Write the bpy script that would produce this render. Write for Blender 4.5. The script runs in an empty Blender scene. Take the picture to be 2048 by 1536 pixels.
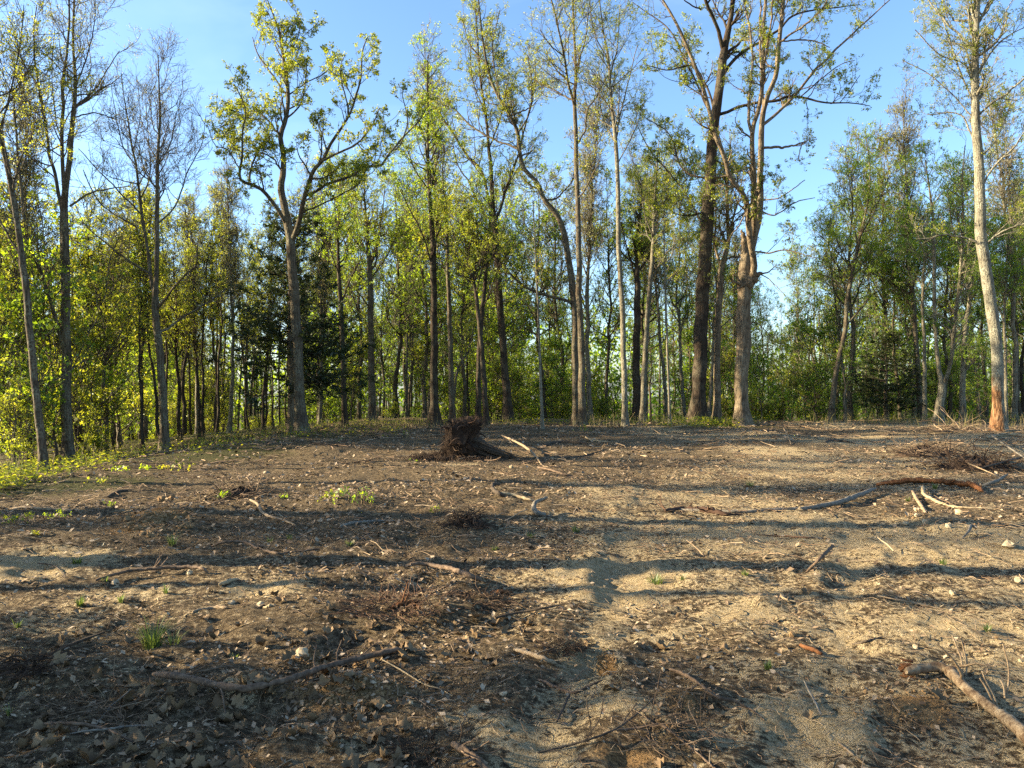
import bpy, math, random
import numpy as np

# ------------------------------------------------------------------ camera, sky, sun, exposure
SC = bpy.context.scene
COL = SC.collection
F, CX, CY, EYE = 1538.0, 1024.0, 768.0, 1.65       # focal length and centre in pixels of the 2048 px photograph, eye height
cam = bpy.data.cameras.new('camera')
cam.sensor_width = 36.0
cam.lens = 36.0 * F / 2048.0
cam.clip_start, cam.clip_end = 0.05, 2000.0
camo = bpy.data.objects.new('camera', cam)
COL.objects.link(camo)
camo.location = (0, 0, EYE)
camo.rotation_euler = (math.radians(90), 0, 0)
SC.camera = camo

SUN_AZ, SUN_EL = -89.0, 19.0                         # degrees from the view direction (negative = to its left), elevation
w = bpy.data.worlds.new('World')
SC.world = w
w.use_nodes = True
nt = w.node_tree
sky = nt.nodes.new('ShaderNodeTexSky')
sky.sky_type = 'NISHITA'
sky.sun_disc = False
sky.sun_elevation = math.radians(SUN_EL)
sky.sun_rotation = math.radians(SUN_AZ)
sky.air_density, sky.dust_density, sky.ozone_density = 1.0, 0.9, 4.2
nt.nodes['Background'].inputs['Strength'].default_value = 0.086
# faint high cirrus over the whole sky
tcw = nt.nodes.new('ShaderNodeTexCoord'); mpw = nt.nodes.new('ShaderNodeMapping'); mpw.inputs['Scale'].default_value = (1.6, 1.6, 5.0); mpw.inputs['Rotation'].default_value = (0.3, 0.5, 0.2)
ncw = nt.nodes.new('ShaderNodeTexNoise'); ncw.inputs['Scale'].default_value = 1.5; ncw.inputs['Detail'].default_value = 6.0; ncw.inputs['Distortion'].default_value = 0.6
rcw = nt.nodes.new('ShaderNodeValToRGB'); rcw.color_ramp.elements[0].position = 0.48; rcw.color_ramp.elements[1].position = 0.85
rcw.color_ramp.elements[1].color = (0.22, 0.22, 0.22, 1)
mxw = nt.nodes.new('ShaderNodeMixRGB'); mxw.inputs[2].default_value = (4.6, 5.4, 6.4, 1)
nt.links.new(tcw.outputs['Generated'], mpw.inputs[0]); nt.links.new(mpw.outputs[0], ncw.inputs[0]); nt.links.new(ncw.outputs[0], rcw.inputs[0])
nt.links.new(rcw.outputs[0], mxw.inputs[0]); nt.links.new(sky.outputs[0], mxw.inputs[1])
nt.links.new(mxw.outputs[0], nt.nodes['Background'].inputs['Color'])

sd = bpy.data.lights.new('sun', 'SUN')
sd.energy = 5.0
sd.angle = math.radians(0.55)
sd.color = (1.0, 0.83, 0.58)
so = bpy.data.objects.new('sun', sd)
COL.objects.link(so)
az, el = math.radians(SUN_AZ), math.radians(SUN_EL)
from mathutils import Vector
to_sun = Vector((math.sin(az) * math.cos(el), math.cos(az) * math.cos(el), math.sin(el)))
so.rotation_euler = to_sun.to_track_quat('Z', 'Y').to_euler()
so.location = to_sun * 60

SC.view_settings.view_transform = 'Standard'
SC.view_settings.look = 'None'
SC.view_settings.exposure = 2.2
SC.view_settings.gamma = 1.0
SC.view_settings.use_curve_mapping = False
SC.render.engine = 'CYCLES'
SC.cycles.max_bounces = 6
SC.cycles.diffuse_bounces = 3
SC.cycles.glossy_bounces = 2
SC.cycles.transmission_bounces = 3
SC.cycles.transparent_max_bounces = 4
SC.cycles.caustics_reflective = False
SC.cycles.caustics_refractive = False
SC.cycles.sample_clamp_indirect = 4.0
SC.cycles.use_denoising = False
SC.cycles.use_adaptive_sampling = False

# ------------------------------------------------------------------ numeric helpers
RNG = np.random.default_rng(11)
_tab = np.random.default_rng(5).random((256, 256))
def vnoise(x, y, s=0):
    x = np.asarray(x, float) + s * 17.31; y = np.asarray(y, float) + s * 9.77
    xi = np.floor(x).astype(int); yi = np.floor(y).astype(int)
    fx = x - xi; fy = y - yi
    fx = fx * fx * (3 - 2 * fx); fy = fy * fy * (3 - 2 * fy)
    a = _tab[xi & 255, yi & 255]; b = _tab[(xi + 1) & 255, yi & 255]
    c = _tab[xi & 255, (yi + 1) & 255]; d = _tab[(xi + 1) & 255, (yi + 1) & 255]
    return (a * (1 - fx) + b * fx) * (1 - fy) + (c * (1 - fx) + d * fx) * fy - 0.5
def fbm(x, y, s=0, o=4):
    v = 0; a = 1.0
    for k in range(o):
        v = v + a * vnoise(x * 2 ** k, y * 2 ** k, s + k * 3); a *= 0.5
    return v
def sstep(a, b, x):
    t = np.clip((x - a) / (b - a), 0, 1)
    return t * t * (3 - 2 * t)

def macro(X, Y):
    X = np.asarray(X, float); Y = np.asarray(Y, float)
    s = np.maximum(0, -X - 7.5 - 1.2 * np.sin(Y * 0.15))
    z = -7.0 * (1 - np.exp(-s * 0.115 / 7.0))
    f = np.maximum(0, Y - 38 - 4 * vnoise(X * 0.08, Y * 0.0 + 3))
    z = z - 9.0 * (1 - np.exp(-np.power(f, 1.25) * 0.07 / 9.0))
    z = z + (0.22 * fbm(X * 0.12, Y * 0.12, 1, 2) + 0.16 * fbm(X * 0.45, Y * 0.3, 17, 2) * sstep(16, 26, Y)) * sstep(4, 14, Y)
    return z
# bumps of the clearing: (X, Y, rx, ry, h) filled in below from what the photograph shows
BUMPS = []
RUTS = ((-0.62, 0.228), (-0.42, 0.50), (-2.0, 0.21))     # wheel tracks: X = x0 + k * Y
def terr(X, Y):
    X = np.asarray(X, float); Y = np.asarray(Y, float)
    z = macro(X, Y)
    for (bx, by, rx, ry, h) in BUMPS:
        z = z + h * np.exp(-(((X - bx) / rx) ** 2 + ((Y - by) / ry) ** 2))
    n = np.exp(-np.maximum(0, np.hypot(X, Y) - 10) / 14)
    z = z + n * (0.06 * fbm(X * 0.7, Y * 0.7, 2, 2) + 0.058 * fbm(X * 3.1, Y * 3.1, 4, 3) + 0.03 * fbm(X * 9.0, Y * 9.0, 14, 2))
    # wheel ruts that run away from the eye, and their churned ridges
    for (x0, k) in RUTS:
        u = X - x0 - k * Y + 0.05 * np.sin(Y * 0.9 + x0)
        z = z + (0.016 * np.exp(-((np.abs(u) - 0.27) / 0.08) ** 2) - 0.026 * np.exp(-(u / 0.18) ** 2)) * (0.7 + vnoise(Y * 1.3, 0 * Y, 9)) * sstep(16, 9, Y) * (Y > 0)
    return z
def gptv(px, py, h=0.0):
    """points h above the ground seen at photo pixels"""
    px = np.asarray(px, float); py = np.maximum(np.asarray(py, float), CY + 8)
    D = (EYE - h) * F / (py - CY)
    for _ in range(9):
        D = 0.45 * D + 0.55 * (EYE - h - terr((px - CX) * D / F, D)) * F / (py - CY)
    X = (px - CX) * D / F
    return np.stack([X, D, terr(X, D) + h], -1)
def gpt(px, py, h=0.0): return gptv(px, py, h)
def flat(px, py):
    D = EYE * F / (py - CY)
    return (px - CX) * D / F, D

def B(px, py, rpx, h, asp=1.0):
    X, D = flat(px, py); r = rpx * D / F
    BUMPS.append((X, D, r, r * asp, h))
B(1890, 905, 85, 0.34, 0.9); B(1985, 930, 60, 0.20, 1)
B(315, 1040, 60, 0.14, 0.8); B(480, 985, 60, 0.16, 0.9); B(930, 1045, 45, 0.12, 0.8)
B(700, 1375, 95, 0.09, 0.6); B(470, 1385, 150, 0.10, 0.4); B(820, 1230, 190, 0.10, 0.5)
B(1195, 1335, 45, -0.10, 0.9); B(1225, 1320, 26, 0.05, 1.2); B(1125, 1300, 45, 0.09, 0.7)
B(1800, 1410, 60, 0.06, 0.7); B(1380, 1400, 60, 0.07, 0.8); B(640, 905, 60, 0.15, 1); B(250, 985, 70, 0.12, 1)
B(710, 1010, 55, 0.12, 0.9); B(100, 1360, 140, 0.12, 0.6); B(1850, 1030, 60, 0.08, 0.9); B(1340, 1470, 50, 0.05, 0.8)

class MB:
    """collects arrays and links them as one mesh object"""
    def __init__(s): s.v = []; s.q = []; s.m = []; s.r = []; s.n = 0
    def add(s, v, q, m=0, r=None):
        v = np.asarray(v, float).reshape(-1, 3); q = np.asarray(q, int)
        s.v.append(v); s.q.append(q + s.n); s.n += len(v)
        s.m.append(np.full(len(q), m, int))
        s.r.append(np.full(len(q), 0.5) if r is None else np.asarray(r, float))
    def mesh(s, name, mats, smooth=True, shift=None):
        me = bpy.data.meshes.new(name)
        v = np.concatenate(s.v)
        if shift is not None: v = v - np.asarray(shift)
        q = np.concatenate(s.q); m = np.concatenate(s.m); r = np.concatenate(s.r)
        nf = len(q)
        me.vertices.add(len(v)); me.vertices.foreach_set('co', v.astype(np.float32).ravel())
        tri = q[:, 3] == q[:, 2] if q.shape[1] == 4 else np.ones(nf, bool)
        tot = np.where(tri, 3, 4)
        if q.shape[1] == 4:
            mask = np.ones_like(q, bool); mask[tri, 3] = False
            loops = q[mask]
        else: loops = q.ravel()
        start = np.concatenate([[0], np.cumsum(tot)[:-1]])
        me.loops.add(int(tot.sum())); me.loops.foreach_set('vertex_index', loops.astype(np.int32))
        me.polygons.add(nf)
        me.polygons.foreach_set('loop_start', start.astype(np.int32))
        me.polygons.foreach_set('material_index', m.astype(np.int32))
        me.polygons.foreach_set('use_smooth', np.full(nf, smooth))
        a = me.attributes.new('rnd', 'FLOAT', 'FACE'); a.data.foreach_set('value', r.astype(np.float32))
        for x in mats: me.materials.append(x)
        me.update(calc_edges=True)
        return me
    def build(s, name, mats, parent=None, smooth=True, loc=None):
        me = s.mesh(name, mats if isinstance(mats, (list, tuple)) else [mats], smooth, loc)
        o = bpy.data.objects.new(name, me); COL.objects.link(o)
        if parent is not None: o.parent = parent
        elif loc is not None: o.location = loc
        return o

def tag(o, label, cat, group=None):
    o['label'] = label; o['category'] = cat
    if group: o['group'] = group
    return o
def empty(name, loc, rz=0):
    o = bpy.data.objects.new(name, None); COL.objects.link(o)
    o.location = loc; o.rotation_euler = (0, 0, rz); o.empty_display_size = 0.2
    return o

def nrm(a):
    return a / np.maximum(np.linalg.norm(a, axis=-1, keepdims=True), 1e-9)
def resample(pts, n):
    """Catmull-Rom through the rows of pts, n rows out evenly along its length"""
    p = np.asarray(pts, float)
    if len(p) == 2: p = np.vstack([p[0], (p[0] + p[1]) / 2, p[1]])
    e = np.vstack([2 * p[0] - p[1], p, 2 * p[-1] - p[-2]])
    out = []
    for i in range(1, len(e) - 2):
        t = np.linspace(0, 1, 9)[:-1, None]
        a, b, c, d = e[i - 1], e[i], e[i + 1], e[i + 2]
        out.append(0.5 * (2 * b + (c - a) * t + (2 * a - 5 * b + 4 * c - d) * t ** 2 + (-a + 3 * b - 3 * c + d) * t ** 3))
    out = np.vstack(out + [p[-1:]])
    L = np.concatenate([[0], np.cumsum(np.linalg.norm(np.diff(out[:, :3], axis=0), axis=1))])
    s = np.linspace(0, L[-1], n)
    return np.stack([np.interp(s, L, out[:, k]) for k in range(out.shape[1])], 1)
def tubes(mb, P, R, k, m=0, rough=0.0, rnd=None, cap=True):
    """P [T,N,3] centre lines, R [T,N] radii, k sides"""
    P = np.asarray(P, float); R = np.asarray(R, float)
    if P.ndim == 2: P = P[None]; R = R[None]
    T, N, _ = P.shape
    if T == 0: return
    tan = np.empty_like(P)
    tan[:, 1:-1] = P[:, 2:] - P[:, :-2]; tan[:, 0] = P[:, 1] - P[:, 0]; tan[:, -1] = P[:, -1] - P[:, -2]
    tan = nrm(tan)
    mean = nrm(P[:, -1] - P[:, 0])
    ref = np.where(np.abs(mean[:, 2:3]) > 0.75, np.array([[0.0, 1.0, 0.0]]), np.array([[0.0, 0.0, 1.0]]))
    u = nrm(np.cross(tan, ref[:, None, :])); v = np.cross(tan, u)
    a = np.linspace(0, 2 * math.pi, k, endpoint=False)
    rr = R[:, :, None] * np.ones(k)
    if rough:
        rr = rr * (1 + rough * (RNG.random((T, N, k)) - 0.5) + rough * 1.2 * (RNG.random((T, 1, k)) - 0.5))
    V = P[:, :, None, :] + rr[..., None] * (np.cos(a)[:, None] * u[:, :, None, :] + np.sin(a)[:, None] * v[:, :, None, :])
    i = np.arange(N - 1)[:, None] * k; j = np.arange(k)[None]; j2 = (j + 1) % k
    q = np.stack([i + j, i + j2, i + k + j2, i + k + j], -1).reshape(-1, 4)
    Q = (q[None] + (np.arange(T) * N * k)[:, None, None]).reshape(-1, 4)
    if rnd is None: rnd = RNG.random(T)
    mb.add(V.reshape(-1, 3), Q, m, np.repeat(rnd, len(q)))
    if cap and k > 3:
        V2 = np.concatenate([V[:, 0], P[:, :1] , V[:, -1], P[:, -1:]], 1)
        c = []
        for jj in range(k):
            c.append([(jj + 1) % k, jj, k, k]); c.append([k + 1 + jj, k + 1 + (jj + 1) % k, 2 * k + 1, 2 * k + 1])
        c = np.array(c)
        Q = (c[None] + (np.arange(T) * (2 * k + 2))[:, None, None]).reshape(-1, 4)
        mb.add(V2.reshape(-1, 3), Q, m, np.repeat(rnd, len(c)))
def spawn(P, R, M, t0, t1, L, ang, npts, up=0.1, curl=0.25, rad=0.5, taper=0.25, rmin=0.002, out_bias=None, tpow=1.0):
    """M child lines growing off the parent lines P [T,N,3]"""
    T, N, _ = P.shape
    ln = np.linalg.norm(np.diff(P, axis=1), axis=2).sum(1)
    pick = RNG.choice(T, M, p=ln / ln.sum())
    t = (t0 + (t1 - t0) * RNG.random(M) ** tpow) * (N - 1)
    i = np.minimum(t.astype(int), N - 2); f = (t - i)[:, None]
    pos = P[pick, i] * (1 - f) + P[pick, i + 1] * f
    tan = nrm(P[pick, i + 1] - P[pick, i])
    r0 = (R[pick, i] * (1 - f[:, 0]) + R[pick, i + 1] * f[:, 0]) * rad
    r0 = np.maximum(r0, rmin)
    perp = RNG.normal(size=(M, 3)); perp -= (perp * tan).sum(1, keepdims=True) * tan
    perp = nrm(perp)
    if out_bias is not None: perp = nrm(perp + out_bias)
    an = np.radians(ang[0] + (ang[1] - ang[0]) * RNG.random(M))[:, None]
    d = nrm(np.cos(an) * tan + np.sin(an) * perp)
    leng = L[0] + (L[1] - L[0]) * RNG.random(M)
    leng = leng * (1.15 - 0.6 * t / (N - 1))
    leng = np.minimum(leng, 0.8 * ln[pick])
    C = np.empty((M, npts, 3)); C[:, 0] = pos
    st = (leng / (npts - 1))[:, None]
    for j in range(1, npts):
        d = nrm(d + curl * RNG.normal(size=(M, 3)) * 0.7 + np.array([0, 0, up]))
        C[:, j] = C[:, j - 1] + d * st
    CR = r0[:, None] * np.linspace(1, taper, npts)[None]
    CR = np.maximum(CR, rmin)
    return C, CR
def leaves(mb, P, M, size, m=1, per=3, spread=0.06, droop=0.3, tmin=0.3, wid=0.55, tint=None):
    """M sprays of leaves along the lines P; the leaves of a spray fan out from the twig and differ in size"""
    T, N, _ = P.shape
    pick = RNG.integers(0, T, M)
    t = (tmin + (1 - tmin) * RNG.random(M) ** 0.7) * (N - 1)
    i = np.minimum(t.astype(int), N - 2); f = (t - i)[:, None]
    pos = P[pick, i] * (1 - f) + P[pick, i + 1] * f
    tw = nrm(P[pick, i + 1] - P[pick, i])
    n = M * per
    pos = np.repeat(pos, per, 0) + RNG.normal(size=(n, 3)) * spread * 0.45
    d = nrm(np.repeat(tw, per, 0) * 0.7 + RNG.normal(size=(n, 3)) * 0.75 + np.array([0, 0, -droop * 0.7]))
    s = nrm(np.cross(d, RNG.normal(size=(n, 3))))
    nn = np.cross(d, s)
    l = size * np.repeat(0.55 + 0.75 * RNG.random(M), per)[:, None] * (0.45 + 0.95 * RNG.random(n))[:, None]
    wv = s * l * wid * (0.35 + 0.3 * RNG.random(n))[:, None]
    V = np.stack([pos, pos + d * l * 0.55 + wv + nn * l * 0.12, pos + d * l - nn * l * 0.1, pos + d * l * 0.45 - wv + nn * l * 0.12], 1)
    Q = np.arange(n * 4).reshape(-1, 4)
    clump = np.repeat(RNG.random(T)[pick], per)
    mb.add(V.reshape(-1, 3), Q, m, np.clip(0.6 * clump + 0.4 * RNG.random(n), 0, 1))

# ------------------------------------------------------------------ materials
def newmat(name):
    m = bpy.data.materials.new(name); m.use_nodes = True
    n = m.node_tree; n.nodes.clear()
    o = n.nodes.new('ShaderNodeOutputMaterial')
    return m, n, o
def nd(n, t, **kw):
    x = n.nodes.new(t)
    for k, v in kw.items():
        if k in ('op',): x.operation = v
        elif k == 'blend': x.blend_type = v
        else: x.inputs[k].default_value = v
    return x
def ramp(n, stops, fac):
    r = n.nodes.new('ShaderNodeValToRGB'); e = r.color_ramp.elements
    while len(e) < len(stops): e.new(0.5)
    for k, (p, c) in enumerate(stops):
        e[k].position = p; e[k].color = (*c, 1)
    n.links.new(fac, r.inputs[0]); return r
def bark(name, dark, light, lichen=None, amt=0.4, sc=9.0, wound=False):
    m, n, o = newmat(name); L = n.links.new
    tc = nd(n, 'ShaderNodeTexCoord'); mp = nd(n, 'ShaderNodeMapping'); mp.inputs['Scale'].default_value = (1, 1, 0.16)
    L(tc.outputs['Object'], mp.inputs[0])
    n1 = nd(n, 'ShaderNodeTexNoise', Scale=sc * 2.2, Detail=6.0, Roughness=0.65); L(mp.outputs[0], n1.inputs[0])
    n2 = nd(n, 'ShaderNodeTexNoise', Scale=2.3, Detail=4.0); L(tc.outputs['Object'], n2.inputs[0])
    v = nd(n, 'ShaderNodeTexVoronoi', Scale=sc * 1.6); v.feature = 'DISTANCE_TO_EDGE'; L(mp.outputs[0], v.inputs[0])
    c = ramp(n, [(0.3, dark), (0.62, light), (0.8, tuple(min(1, x * 1.35) for x in light))], n1.outputs[0])
    col = c.outputs[0]
    cr = ramp(n, [(0.0, (0.35, 0.33, 0.31)), (0.12, (1, 1, 1))], v.outputs[0])
    mx = nd(n, 'ShaderNodeMixRGB', blend='MULTIPLY'); mx.inputs[0].default_value = 0.75
    L(col, mx.inputs[1]); L(cr.outputs[0], mx.inputs[2]); col = mx.outputs[0]
    if lichen:
        rr = ramp(n, [(0.5 - 0.25 * amt, (0, 0, 0)), (0.72 - 0.2 * amt, (1, 1, 1))], n2.outputs[0])
        n3 = nd(n, 'ShaderNodeTexNoise', Scale=26.0, Detail=3.0); L(tc.outputs['Object'], n3.inputs[0])
        r3 = ramp(n, [(0.42, (0, 0, 0)), (0.58, (1, 1, 1))], n3.outputs[0])
        ml = nd(n, 'ShaderNodeMixRGB', blend='MULTIPLY'); ml.inputs[0].default_value = 1; L(rr.outputs[0], ml.inputs[1]); L(r3.outputs[0], ml.inputs[2])
        mx = nd(n, 'ShaderNodeMixRGB'); L(ml.outputs[0], mx.inputs[0]); L(col, mx.inputs[1]); mx.inputs[2].default_value = (*lichen, 1); col = mx.outputs[0]
    if wound:
        sx = nd(n, 'ShaderNodeSeparateXYZ'); L(tc.outputs['Object'], sx.inputs[0])
        zz = nd(n, 'ShaderNodeMath', op='MULTIPLY_ADD'); L(n2.outputs[0], zz.inputs[0]); zz.inputs[1].default_value = 1.6; L(sx.outputs[2], zz.inputs[2])
        rz = ramp(n, [(0.60, (1, 1, 1)), (0.75, (0, 0, 0))], zz.outputs[0])
        dv = nd(n, 'ShaderNodeMath', op='DIVIDE'); L(zz.outputs[0], dv.inputs[0]); dv.inputs[1].default_value = 3.6; L(dv.outputs[0], rz.inputs[0])
        xx = nd(n, 'ShaderNodeMath', op='MULTIPLY_ADD'); L(n1.outputs[0], xx.inputs[0]); xx.inputs[1].default_value = 0.16; L(sx.outputs[0], xx.inputs[2])
        rx = ramp(n, [(0.06, (1, 1, 1)), (0.13, (0, 0, 0))], xx.outputs[0])
        ml = nd(n, 'ShaderNodeMixRGB', blend='MULTIPLY'); ml.inputs[0].default_value = 1; L(rz.outputs[0], ml.inputs[1]); L(rx.outputs[0], ml.inputs[2])
        wc = ramp(n, [(0.40, (0.05, 0.028, 0.015)), (0.5, (0.15, 0.072, 0.030)), (0.60, (0.25, 0.15, 0.075))], n1.outputs[0])
        mx = nd(n, 'ShaderNodeMixRGB'); L(ml.outputs[0], mx.inputs[0]); L(col, mx.inputs[1]); L(wc.outputs[0], mx.inputs[2]); col = mx.outputs[0]
    b = nd(n, 'ShaderNodeBsdfPrincipled', Roughness=0.93); b.inputs['Specular IOR Level'].default_value = 0.15
    L(col, b.inputs['Base Color'])
    ad = nd(n, 'ShaderNodeMath', op='MULTIPLY_ADD'); L(cr.outputs[0], ad.inputs[0]); ad.inputs[1].default_value = 0.6; L(n1.outputs[0], ad.inputs[2])
    bp = nd(n, 'ShaderNodeBump', Strength=0.9, Distance=0.03); L(ad.outputs[0], bp.inputs['Height']); L(bp.outputs[0], b.inputs['Normal'])
    L(b.outputs[0], o.inputs[0]); return m
def leafmat(name, cols, trans, tf=0.5, vary=0.25):
    m, n, o = newmat(name); L = n.links.new
    at = nd(n, 'ShaderNodeAttribute'); at.attribute_name = 'rnd'
    oi = nd(n, 'ShaderNodeObjectInfo')
    ma = nd(n, 'ShaderNodeMath', op='MULTIPLY_ADD'); L(oi.outputs['Random'], ma.inputs[0]); ma.inputs[1].default_value = vary * 2
    sb = nd(n, 'ShaderNodeMath', op='SUBTRACT'); L(at.outputs['Fac'], sb.inputs[0]); sb.inputs[1].default_value = vary
    L(sb.outputs[0], ma.inputs[2])
    k = len(cols) - 1
    c = ramp(n, [(i / k, x) for i, x in enumerate(cols)], ma.outputs[0])
    t = ramp(n, [(i / k, x) for i, x in enumerate(trans)], ma.outputs[0])
    d = nd(n, 'ShaderNodeBsdfDiffuse'); L(c.outputs[0], d.inputs[0])
    tr = nd(n, 'ShaderNodeBsdfTranslucent'); L(t.outputs[0], tr.inputs[0])
    g = nd(n, 'ShaderNodeBsdfGlossy', Roughness=0.45); g.inputs[0].default_value = (0.7, 0.75, 0.7, 1)
    m1 = nd(n, 'ShaderNodeMixShader'); m1.inputs[0].default_value = tf; L(d.outputs[0], m1.inputs[1]); L(tr.outputs[0], m1.inputs[2])
    m2 = nd(n, 'ShaderNodeMixShader'); m2.inputs[0].default_value = 0.04; L(m1.outputs[0], m2.inputs[1]); L(g.outputs[0], m2.inputs[2])
    L(m2.outputs[0], o.inputs[0]); return m
def plain(name, cols, rough=0.9, sc=8.0, bump=0.5, stretch=(1, 1, 1), byface=False):
    m, n, o = newmat(name); L = n.links.new
    tc = nd(n, 'ShaderNodeTexCoord'); mp = nd(n, 'ShaderNodeMapping'); mp.inputs['Scale'].default_value = stretch; L(tc.outputs['Object'], mp.inputs[0])
    no = nd(n, 'ShaderNodeTexNoise', Scale=sc, Detail=6.0, Roughness=0.65); L(mp.outputs[0], no.inputs[0])
    f = no.outputs[0]
    if byface:
        at = nd(n, 'ShaderNodeAttribute'); at.attribute_name = 'rnd'
        oi = nd(n, 'ShaderNodeObjectInfo')
        a1 = nd(n, 'ShaderNodeMath', op='MULTIPLY_ADD'); L(at.outputs['Fac'], a1.inputs[0]); a1.inputs[1].default_value = 0.75
        a0 = nd(n, 'ShaderNodeMath', op='MULTIPLY_ADD'); L(oi.outputs['Random'], a0.inputs[0]); a0.inputs[1].default_value = 0.3
        sb = nd(n, 'ShaderNodeMath', op='MULTIPLY_ADD'); L(no.outputs[0], sb.inputs[0]); sb.inputs[1].default_value = 0.5; sb.inputs[2].default_value = -0.28
        L(sb.outputs[0], a0.inputs[2]); L(a0.outputs[0], a1.inputs[2]); f = a1.outputs[0]
    k = len(cols) - 1
    st = [(i / k, x) for i, x in enumerate(cols)] if byface else [(0.28 + 0.44 * i / k, x) for i, x in enumerate(cols)]
    c = ramp(n, st, f)
    b = nd(n, 'ShaderNodeBsdfPrincipled', Roughness=rough); b.inputs['Specular IOR Level'].default_value = 0.2
    L(c.outputs[0], b.inputs['Base Color'])
    if bump:
        bp = nd(n, 'ShaderNodeBump', Strength=bump, Distance=0.01); L(no.outputs[0], bp.inputs['Height']); L(bp.outputs[0], b.inputs['Normal'])
    L(b.outputs[0], o.inputs[0]); return m

M = {}
M['bark_dark'] = bark('bark_dark', (0.018, 0.012, 0.008), (0.072, 0.052, 0.034), (0.11, 0.10, 0.065), 0.25)
M['bark_mid'] = bark('bark_mid', (0.036, 0.027, 0.017), (0.12, 0.090, 0.057), (0.17, 0.16, 0.105), 0.5)
M['bark_tan'] = bark('bark_tan', (0.055, 0.041, 0.025), (0.20, 0.150, 0.094), (0.24, 0.20, 0.13), 0.35, 7.0)
M['bark_pale'] = bark('bark_pale', (0.058, 0.048, 0.031), (0.165, 0.14, 0.094), (0.25, 0.235, 0.165), 0.6)
M['bark_wound'] = bark('bark_wound', (0.06, 0.053, 0.038), (0.19, 0.17, 0.12), (0.29, 0.28, 0.20), 0.6, 9.0, True)
M['leaf_olive'] = leafmat('leaf_olive', [(0.075, 0.11, 0.014), (0.13, 0.165, 0.02), (0.21, 0.205, 0.025)], [(0.26, 0.33, 0.015), (0.42, 0.47, 0.025), (0.60, 0.54, 0.03)], vary=0.12)
M['leaf_green'] = leafmat('leaf_green', [(0.065, 0.12, 0.014), (0.115, 0.19, 0.02), (0.18, 0.24, 0.025)], [(0.28, 0.44, 0.015), (0.44, 0.60, 0.02), (0.60, 0.70, 0.03)], vary=0.15)
M['leaf_yellow'] = leafmat('leaf_yellow', [(0.10, 0.135, 0.014), (0.16, 0.195, 0.02), (0.23, 0.225, 0.028)], [(0.36, 0.44, 0.02), (0.52, 0.57, 0.03), (0.68, 0.64, 0.04)], vary=0.15)
M['leaf_pale'] = leafmat('leaf_pale', [(0.13, 0.14, 0.045), (0.19, 0.19, 0.06), (0.24, 0.20, 0.085)], [(0.32, 0.35, 0.07), (0.44, 0.43, 0.10), (0.50, 0.40, 0.15)], vary=0.12)
M['needle'] = leafmat('needle', [(0.018, 0.029, 0.010), (0.035, 0.048, 0.014), (0.06, 0.068, 0.02)], [(0.035, 0.055, 0.010), (0.065, 0.09, 0.014), (0.11, 0.12, 0.022)], 0.35, 0.1)
M['grass'] = leafmat('grass', [(0.05, 0.075, 0.018), (0.085, 0.12, 0.026), (0.17, 0.165, 0.06)], [(0.13, 0.20, 0.03), (0.22, 0.30, 0.045), (0.34, 0.34, 0.10)], 0.4, 0.1)
M['weed'] = plain('weed', [(0.07, 0.085, 0.02), (0.14, 0.13, 0.04), (0.24, 0.19, 0.09), (0.34, 0.27, 0.15)], 0.85, 20, 0.0, byface=True)
M['litter'] = plain('litter', [(0.045, 0.030, 0.017), (0.14, 0.096, 0.056), (0.28, 0.205, 0.125), (0.50, 0.40, 0.27)], 0.85, 30, 0.2, byface=True)
M['litter_big'] = plain('litter_big', [(0.050, 0.030, 0.014), (0.125, 0.080, 0.039), (0.22, 0.15, 0.078), (0.36, 0.265, 0.15)], 0.75, 25, 0.4, byface=True)
M['chip'] = plain('chip', [(0.110, 0.067, 0.032), (0.236, 0.165, 0.090), (0.362, 0.283, 0.165), (0.472, 0.393, 0.251)], 0.85, 25, 0.3, byface=True)
M['twig'] = plain('twig', [(0.031, 0.021, 0.013), (0.088, 0.060, 0.035), (0.188, 0.125, 0.075), (0.400, 0.300, 0.181)], 0.85, 40, 0.3, byface=True)
M['stick_brown'] = plain('stick_brown', [(0.03, 0.02, 0.013), (0.11, 0.075, 0.047), (0.20, 0.14, 0.09)], 0.88, 30, 0.8)
M['stick_dark'] = plain('stick_dark', [(0.018, 0.013, 0.009), (0.06, 0.045, 0.03), (0.11, 0.085, 0.058)], 0.88, 30, 0.8)
M['stick_grey'] = plain('stick_grey', [(0.06, 0.052, 0.04), (0.15, 0.132, 0.10), (0.26, 0.235, 0.185)], 0.85, 32, 0.8)
M['stick_pale'] = plain('stick_pale', [(0.153, 0.105, 0.056), (0.293, 0.223, 0.125), (0.384, 0.314, 0.189)], 0.8, 30, 0.4)
M['stick_tan'] = plain('stick_tan', [(0.09, 0.055, 0.03), (0.25, 0.18, 0.105), (0.34, 0.265, 0.165)], 0.85, 16, 1.0)
M['log_tan'] = plain('log_tan', [(0.07, 0.04, 0.02), (0.10, 0.064, 0.034), (0.20, 0.14, 0.078), (0.26, 0.195, 0.115), (0.31, 0.24, 0.15)], 0.9, 22, 1.0, (1, 1, 1))
M['rust'] = plain('rust', [(0.031, 0.012, 0.005), (0.124, 0.050, 0.017), (0.211, 0.096, 0.037)], 0.9, 22, 1.0)
M['root'] = plain('root', [(0.014, 0.009, 0.006), (0.045, 0.028, 0.017), (0.10, 0.064, 0.038)], 0.92, 25, 0.8, byface=True)
M['root_red'] = plain('root_red', [(0.025, 0.013, 0.008), (0.085, 0.048, 0.027), (0.17, 0.10, 0.058)], 0.9, 25, 0.6, byface=True)
M['stone'] = plain('stone', [(0.20, 0.15, 0.085), (0.36, 0.28, 0.165), (0.48, 0.40, 0.27)], 0.9, 14, 0.8)
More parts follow.
